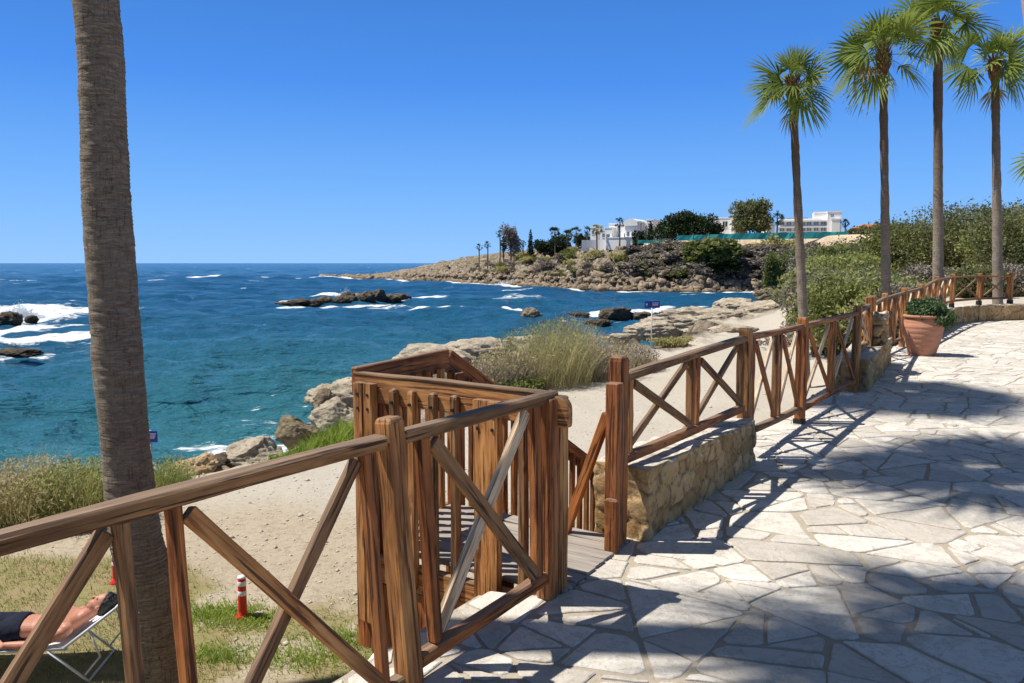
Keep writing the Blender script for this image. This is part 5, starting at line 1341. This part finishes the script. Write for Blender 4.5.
for i in range(34):
    px = 814+i*3.0; Y = 27+7*g.random()+(6 if i % 3 == 0 else 0); p = hz_at(px, Y); mt_ = [M_REED, M_BUSH, M_REED, M_OLIVE, M_GREYB][i % 5]
    g_ = ['reedy yellow-green bush', 'leafy mid green bush', 'reedy yellow-green bush', 'olive bush', 'grey twiggy bush'][i % 5]
    top_ = at_y(px, 262+16*g.random(), Y).z-p.z if px < 880 else at_y(px, 276+8*g.random(), Y).z-p.z
    if patio_in(np.array([p.x]), np.array([p.y]))[0] < .6: continue
    shrub('bush', p, 2.4+g.random(), max(.7, top_), 1.8, 3000, .065, mt_, g_+' on the slope just beyond the fence', 'bush', g_+'es on the slope just beyond the fence', 600+i, 14, True, .6, 2.4, 0, .4, M_DRY if i % 2 else None)
# ================================================================== POT
pc = at_z(928, 357, 0); PS = (.82, .82, .80)
pot = empty('terracotta_pot', (pc.x+.03, pc.y+.28, 0), 'large ribbed terracotta urn on the paving beside the fence', 'pot')
k = N('terracotta'); gg = k.noise(k.obj(), 7, 5, .65); c = k.mix(gg, (.36, .155, .09), (.52, .27, .17)); c = k.mix(k.ramp(k.noise(k.mapping(k.obj(), (3, 3, 14)), 1, 4), [(.55, 0.), (.75, .5)]), c, (.55, .38, .28)); k.col(c); M_TERRA = k.fin(.85, .15, k.bump(gg, .4, .01))
def lathe(name, prof, mat, par, n=56, smooth=True):
    V = [(r*math.cos(2*math.pi*a/n), r*math.sin(2*math.pi*a/n), z) for r, z in prof for a in range(n)]; Fc = [(i*n+a, i*n+(a+1) % n, (i+1)*n+(a+1) % n, (i+1)*n+a) for i in range(len(prof)-1) for a in range(n)]
    return link(name, npmesh(name, V, Fc, mat, smooth), par)
prof = [(0.0, .0), (.27, .0), (.285, .02)]
for i in range(46):
    t = i/45; r = .265+.145*math.sin(min(1, t*1.10)*math.pi*.5)**.95-.055*max(0, t-.75)/.25; rib = .012*abs(math.sin(t*math.pi*7))**.5-.006; prof.append((r+rib, .03+.82*t))
prof += [(.345, .80), (.33, .70)]
lathe('body', prof, M_TERRA, pot)
lathe('rim', [(.35, .845), (.395, .85), (.41, .868), (.41, .895), (.395, .91), (.35, .91), (.34, .88), (.35, .845)], M_TERRA, pot)
lathe('soil', [(.0, .80), (.2, .81), (.36, .795)], simple('soil', (.06, .04, .025), .95), pot)
gq = np.random.default_rng(8); pl = empty('pot_plant', (pot.location.x, pot.location.y, .8), 'trailing green plant growing in the terracotta urn', 'plant')
bl = [(math.cos(a)*.26, math.sin(a)*.26, .14+.07*math.sin(a*3), .17, .17, .14) for a in np.linspace(0, 6.28, 12)]+[(0, 0, .18, .3, .3, .18), (.30, -.3, .02, .18, .16, .16), (.36, -.22, -.03, .14, .14, .12), (.40, .0, -.02, .1, .12, .10), (.1, -.42, .0, .12, .08, .10)]
link('leaves', leafmesh('leaves', blobpts(bl, 8000, gq, .4), .03, M_POTP, gq, .4, 2.2), pl)

pot.scale = PS; pl.scale = (.80, .80, 1.0); pl.location.z = .66; pl.location.x += .05
# ================================================================== SIGNS, BOLLARDS
def sign(px, pyb, yc, Y, wm, hm, label, flip=False):
    b = at_y(px, pyb, Y); c = at_y(px, yc, Y); gz = ground(b.x, b.y); root = empty('blue_sign', (b.x, b.y, gz), label, 'sign', 'blue shore signs'); h = c.z-gz
    V = []; Fc = []; limb(V, Fc, (0, 0, -.1), (0, 0, h+hm*.5), .035, .035, 10, 2); link('pole', npmesh('pole', V, Fc, M_METAL, True), root)
    V = []; Fc = []; limb(V, Fc, (0, 0, -.02), (0, 0, .12), .28, .2, 12, 1); link('base', npmesh('base', V, Fc, M_CAP), root)
    V = []; Fc = []; box(V, Fc, -wm*.5, wm*.5, -.06, -.036, h-hm*.5, h+hm*.5); p_ = link('panel', npmesh('panel', V, Fc, M_BLUE), root)
    V = []; Fc = []
    for k_ in range(3): box(V, Fc, wm*.0, wm*(.44-.04*k_), -.064, -.0605, h+hm*(.20-.17*k_), h+hm*(.28-.17*k_))
    link('lettering', npmesh('lettering', V, Fc, M_SIGNW), p_)
    V = []; Fc = []; box(V, Fc, wm*.02, wm*.42, -.064, -.0605, h-.04*hm, h+.02*hm); box(V, Fc, wm*.02, wm*.36, -.064, -.0605, h-.21*hm, h-.15*hm); link('red_lettering', npmesh('red_lettering', V, Fc, M_SIGNR), p_)
    V = []; Fc = []; box(V, Fc, -wm*.42, -wm*.30, -.064, -.0605, h-hm*.08, h+hm*.18); box(V, Fc, -wm*.38, -wm*.34, -.064, -.0605, h-hm*.25, h-hm*.10); link('pictogram', npmesh('pictogram', V, Fc, M_SIGNW), p_)
sign(651.5, 335, 304.5, 40, .76, .34, 'blue sign on a pale pole standing by the pale outcrop in the distance')
sign(152, 487, 436, 15.4, .34, .22, 'blue sign mostly hidden behind the trunk of the left foreground palm')
def bollard(px, pyb, h, label, r=.043):
    p = gp(px, pyb); root = empty('bollard', p, label, 'bollard', 'red and white bollards'); zs = [0, .5, .62, .74, .86, 1.0]
    lathe('body', [(0, -.02), (r*1.7, -.02), (r*1.7, .025), (r*1.1, .04)]+[(r*(1.1-.12*t), h*t) for t in (.2, .5, .8, .97)]+[(r*.7, h*1.0), (0, h*1.0)], M_REDP, root, 20)
    for a, b in ((.56, .67), (.79, .90)): lathe('reflective_band', [(r*1.06, h*a), (r*1.075, h*a+.002), (r*1.06, h*b-.002), (r*1.03, h*b)], M_REFL, root, 20)
    lathe('cap', [(r*1.02, h*.965), (r*1.05, h*.97), (r*.95, h*1.0+.004), (r*.4, h*1.03), (0, h*1.035)], M_REFL, root, 20)
bollard(243, 618, .46, 'red and white striped bollard at the edge of the gravel track')
bollard(117, 583, .40, 'red bollard half hidden behind the fence left of the palm trunk')
q = gp(259, 616); rock('stone', (q.x, q.y, q.z+.02), .06, .05, .03, M_CAP, 'small grey stone beside the striped bollard', None, 990, 3)

# ================================================================== SUN LOUNGER AND PERSON
M_ALUm = M_ALU
LG = Vector((-4.56, 7.15, 0)); LG.z = ground(LG.x, LG.y); RZ = .10
lg = empty('sun_lounger', LG, 'white sun lounger with a raised back on the lawn behind the fence', 'sun lounger'); lg.rotation_euler = (0, 0, RZ)
SH_ = .33                                                        # seat height
def tube(name, pts, r, mat, par, n=8):
    V = []; Fc = []
    for a, b in zip(pts[:-1], pts[1:]): limb(V, Fc, a, b, r, r, n, 1)
    return link(name, npmesh(name, V, Fc, mat, True), par)
def sling(name, x0, z0, x1, z1, hw, par, sag=.03, th=.012):
    V = []; Fc = []; nx, ny = 18, 10
    for s_ in (0, 1):
        for i in range(nx+1):
            for j in range(ny+1):
                t = i/nx; u = j/ny*2-1; V.append((x0+(x1-x0)*t, u*hw, z0+(z1-z0)*t-sag*(1-u*u)*math.sin(math.pi*min(1, max(0, t*1.02)))-s_*th))
    m = (nx+1)*(ny+1)
    for s_ in (0, 1):
        for i in range(nx):
            for j in range(ny):
                a = s_*m+i*(ny+1)+j; f = (a, a+ny+1, a+ny+2, a+1); Fc.append(f if s_ == 0 else f[::-1])
    return link(name, npmesh(name, V, Fc, M_SLING, True), par)
HX = .50; BX, BZ = .95, SH_+.34
sling('seat', -1.05, SH_, HX, SH_, .285, lg); sling('backrest', HX+.005, SH_+.005, BX, BZ, .285, lg, .02)
for sd_ in (-1, 1):
    y_ = .30*sd_
    tube('side_rail', [(-1.08, y_, SH_-.012), (HX+.02, y_, SH_-.012)], .014, M_ALU, lg); tube('back_rail', [(HX, y_, SH_), (BX+.01, y_, BZ+.01)], .014, M_ALU, lg)
    tube('leg', [(-.28, y_, SH_-.01), (-.40, y_, .0)], .012, M_ALU, lg); tube('leg', [(HX-.16, y_, SH_-.01), (HX+.20, y_, .0)], .012, M_ALU, lg)
    tube('leg', [(-1.0, y_, SH_-.01), (-.92, y_, .0)], .012, M_ALU, lg)
    tube('back_stay', [(HX+.22, y_*.96, SH_+.14), (HX+.30, y_*.96, SH_-.10), (HX+.16, y_*.96, .06)], .009, M_ALU, lg)
tube('crossbar', [(HX+.20, -.30, .012), (HX+.20, .30, .012)], .011, M_ALU, lg); tube('crossbar', [(-.40, -.30, .012), (-.40, .30, .012)], .011, M_ALU, lg); tube('crossbar', [(BX+.01, -.30, BZ+.01), (BX+.01, .30, BZ+.01)], .014, M_ALU, lg)
V = []; Fc = []
for i in range(13):
    t = i/12
    for j, (dy, dz) in enumerate(((-.02, 0), (.02, 0))): V.append((BX+.02+.015*math.sin(t*9), -.20+dy*2.4+.01*math.sin(t*7), BZ+.02-.20*t)); V.append((BX+.035+.015*math.sin(t*9), -.20+dy*2.4, BZ+.02-.20*t))
for i in range(12):
    a = i*4; b = a+4; Fc += [(a, b, b+2, a+2), (a+1, a+3, b+3, b+1), (a, a+1, b+1, b), (a+2, b+2, b+3, a+3)]
tw = link('towel', npmesh('towel', V, Fc, M_CLOTHW, True)); tw.location = LG; tw.rotation_euler = (0, 0, RZ); tag(tw, 'small grey cloth hanging from the head end of the lounger', 'towel')

def loft(secs, n=20):
    """secs: (centre, axis, half width, half height, width direction)"""
    V = []; Fc = []
    for c, ax, a, b, wd in secs:
        c = Vector(c); ax = Vector(ax).normalized(); w_ = Vector(wd); w_ = (w_-ax*w_.dot(ax)).normalized(); h_ = ax.cross(w_)
        for i in range(n): th = 2*math.pi*i/n; V.append(tuple(c+w_*(math.cos(th)*a)+h_*(math.sin(th)*b)))
    m = len(secs)
    for i in range(m-1):
        for a in range(n): Fc.append((i*n+a, i*n+(a+1) % n, (i+1)*n+(a+1) % n, (i+1)*n+a))
    Fc.append(tuple(range(n-1, -1, -1))); Fc.append(tuple((m-1)*n+a for a in range(n))); return V, Fc
def limb_secs(pts, rads, n=14, flat=1.0):
    sec = []
    for i, p in enumerate(pts):
        a = Vector(pts[max(0, i-1)]); b = Vector(pts[min(len(pts)-1, i+1)]); sec.append((p, b-a, rads[i], rads[i]*flat, (0, 1, .01)))
    return loft(sec, n)
def fuse(parts, name, mat, par=None, vox=.008, it=3):
    V = []; Fc = []
    for v, f in parts:
        q = len(V); V += [tuple(x) for x in v]; Fc += [tuple(i+q for i in ff) for ff in f]
    me = npmesh(name, V, Fc, None); bmx = bmesh.new(); bmx.from_mesh(me); bmesh.ops.recalc_face_normals(bmx, faces=bmx.faces); bmx.to_mesh(me); bmx.free()
    o = bpy.data.objects.new(name, me); C.objects.link(o); r = o.modifiers.new('r', 'REMESH'); r.mode = 'VOXEL'; r.voxel_size = vox; sm = o.modifiers.new('s', 'SMOOTH'); sm.factor = .5; sm.iterations = it
    bpy.context.view_layer.update(); dg = bpy.context.evaluated_depsgraph_get(); m2 = bpy.data.meshes.new_from_object(o.evaluated_get(dg)); o.modifiers.clear(); o.data = m2; m2.materials.clear(); m2.materials.append(mat)
    m2.polygons.foreach_set('use_smooth', np.ones(len(m2.polygons), bool)); o.name = name; m2.name = name
    if par: o.parent = par
    return o
def ell(c, a, b, h, rot=None, n=18):
    V, Fc = IC[3]; W = V*np.array([a, b, h])
    if rot is not None: W = W@np.array(Matrix.Rotation(rot, 3, 'Y')).T
    return [tuple(w+np.array(c)) for w in W], [tuple(f) for f in Fc.tolist()]
Y_ = (0, 1, 0)
# lying on the back, head towards +x; z measured from the sling
parts = [loft([((-.12, 0, .085), (1, 0, 0), .145, .075, Y_), ((-.04, 0, .10), (1, 0, 0), .172, .098, Y_), ((.05, 0, .10), (1, 0, .02), .160, .092, Y_), ((.15, 0, .098), (1, 0, .03), .143, .086, Y_), ((.25, 0, .112), (1, 0, .05), .155, .102, Y_),
              ((.36, 0, .128), (1, 0, .10), .178, .112, Y_), ((.44, 0, .138), (1, 0, .16), .186, .104, Y_), ((.50, 0, .150), (1, 0, .3), .165, .080, Y_), ((.545, 0, .168), (1, 0, .4), .095, .062, Y_), ((.59, 0, .190), (1, 0, .5), .060, .060, Y_), ((.66, 0, .235), (1, 0, .6), .056, .058, Y_)], 28)]
HC = Vector((.715, -.005, .285)); HR = -R(33)
def hp_(x, y, z):   # head space: x towards crown, z out of the face
    v = Matrix.Rotation(HR, 3, 'Y') @ Vector((x, y, z)); return HC+v
parts.append(ell(tuple(hp_(.02, 0, -.012)), .108, .076, .092, HR)); parts.append(ell(tuple(hp_(-.045, 0, .022)), .062, .056, .062, HR))      # skull, face
parts.append(ell(tuple(hp_(-.095, 0, .045)), .026, .028, .026, HR))                                                                      # chin
parts.append(loft([(tuple(hp_(.018, 0, .072)), tuple(hp_(-.03, 0, .095)-hp_(.018, 0, .072)), .008, .010, Y_), (tuple(hp_(-.022, 0, .098)), tuple(hp_(-.03, 0, .095)-hp_(.018, 0, .072)), .016, .013, Y_), (tuple(hp_(-.036, 0, .088)), (1, 0, 0), .012, .010, Y_)], 10))
for sg in (-1, 1):
    parts.append(ell(tuple(hp_(-.01, sg*.078, -.005)), .030, .010, .018, HR)); parts.append(ell(tuple(hp_(.026, sg*.030, .070)), .010, .022, .010, HR)); parts.append(ell(tuple(hp_(-.066, sg*.012, .078)), .007, .018, .008, HR))
    parts.append(ell((.37, sg*.080, .190), .11, .085, .042)); parts.append(ell((.470, sg*.185, .132), .062, .056, .058))
    # legs
    parts.append(limb_secs([(-.04, sg*.085, .085), (-.25, sg*.105, .085), (-.45, sg*.12, .08), (-.52, sg*.122, .078), (-.62, sg*.125, .070), (-.80, sg*.135, .055), (-.92, sg*.14, .045)], [.092, .084, .066, .060, .060, .046, .034]))
    parts.append(limb_secs([(-.90, sg*.14, .040), (-.95, sg*.145, .055), (-.955, sg*.155, .12), (-.97, sg*.165, .19)], [.034, .040, .034, .020]))
    # arms: near one lies along the body with the hand over the edge
    if sg < 0: J = [(.475, -.19, .125), (.36, -.245, .085), (.24, -.285, .050), (.20, -.292, .046), (.11, -.290, .048), (-.02, -.278, .052)]
    else: J = [(.475, .19, .125), (.36, .235, .085), (.24, .262, .055), (.20, .262, .052), (.11, .235, .060), (-.01, .19, .09)]
    parts.append(limb_secs(J, [.054, .049, .041, .041, .040, .027]))
    w0_ = Vector(J[-1]); hd = Vector((-1, -.06 if sg < 0 else -.35, -.30 if sg < 0 else .22)).normalized(); sd2 = Vector((.1, 1, 0)) if sg > 0 else Vector((.0, .75, .66)); sd2 = (sd2-hd*sd2.dot(hd)).normalized(); up2 = hd.cross(sd2)
    if up2.z < 0: up2 = -up2
    parts.append(loft([(tuple(w0_-hd*.01), tuple(hd), .026, .020, tuple(sd2)), (tuple(w0_+hd*.03), tuple(hd), .034, .016, tuple(sd2)), (tuple(w0_+hd*.085), tuple(hd), .042, .014, tuple(sd2))], 14))
    for fi, (off, ln_) in enumerate(((-.033, .062), (-.012, .074), (.011, .070), (.032, .054))):
        b0_ = w0_+hd*.078+sd2*off; d1_ = (hd-up2*.25+sd2*off*2).normalized(); b1_ = b0_+d1_*ln_*.5; d2_ = (hd-up2*.8+sd2*off*1.5).normalized(); b2_ = b1_+d2_*ln_*.5
        parts.append(limb_secs([tuple(b0_), tuple(b1_), tuple(b2_)], [.0095, .0085, .0065], 8))
    t0_ = w0_+hd*.028+sd2*(.030*(1 if sg < 0 else -1)); t1_ = t0_+(hd*.6+sd2*(.9 if sg < 0 else -.9)).normalized()*.035; t2_ = t1_+(hd*.95+sd2*(.25 if sg < 0 else -.25)-up2*.2).normalized()*.030
    parts.append(limb_secs([tuple(t0_), tuple(t1_), tuple(t2_)], [.0125, .0105, .0075], 8))
person = fuse(parts, 'person', M_SKIN, None, .0062, 3)
person.location = LG+Vector((0, 0, SH_-.012)); person.rotation_euler = (0, 0, RZ)
tag(person, 'person lying on the back on the white lounger, bare-chested, in dark shorts', 'person')
# shorts
sp_ = [loft([((-.15, 0, .085), (1, 0, 0), .150, .082, Y_), ((-.04, 0, .102), (1, 0, 0), .182, .108, Y_), ((.055, 0, .103), (1, 0, .02), .170, .102, Y_)], 28)]
for sg in (-1, 1): sp_.append(limb_secs([(-.03, sg*.088, .088), (-.25, sg*.110, .090), (-.44, sg*.125, .088)], [.100, .099, .094], 18))
shorts = fuse(sp_, 'shorts', M_SHORTS, person, .009, 2)
_c = np.array([tuple(v.co) for v in shorts.data.vertices]); _n = fbm(_c[:, 0]*9, _c[:, 1]*14, _c[:, 2]*9, s=4)*.010; _n += .004
_nn = np.array([tuple(v.normal) for v in shorts.data.vertices]); shorts.data.vertices.foreach_set('co', (_c+_nn*_n[:, None]).astype(np.float32).ravel())
# hair: crown and back of the head, tousled
hv, hf = IC[5]; W = hv*np.array([.128, .094, .100]); W[:, 0] += .030; W[:, 2] -= .020
cut = (hv[:, 2]*.9-hv[:, 0]*.75 > .18); d_ = 1+.10*fbm(hv[:, 0]*5, hv[:, 1]*5, hv[:, 2]*5, s=6)+.05*fbm(hv[:, 0]*16, hv[:, 1]*16, hv[:, 2]*16, s=7)
W = W*np.where(cut, .72, d_)[:, None]; W = np.array([tuple(hp_(*w)) for w in W]); hair = link('hair', npmesh('hair', W, hf, M_HAIR, True), person)

# dark bolt heads on the near balustrade
_par = {round(0.355, 3): [o for o in st.children if o.name.startswith('wide_board')][0]}
for v_, dv, dz in BOLT_JOBS:
    par_o = min((o for o in st.children if o.name.startswith(('wide_board', 'baluster', 'post'))), key=lambda o: (Vector((o.location.x, o.location.y))+Vector((st.location.x, st.location.y))-Vector(SP(-.05, v_)[:2])).length)
    bolts([SP(-.079, v_+a_, TZ-.035+b_) for a_ in dv for b_ in dz], par_o)
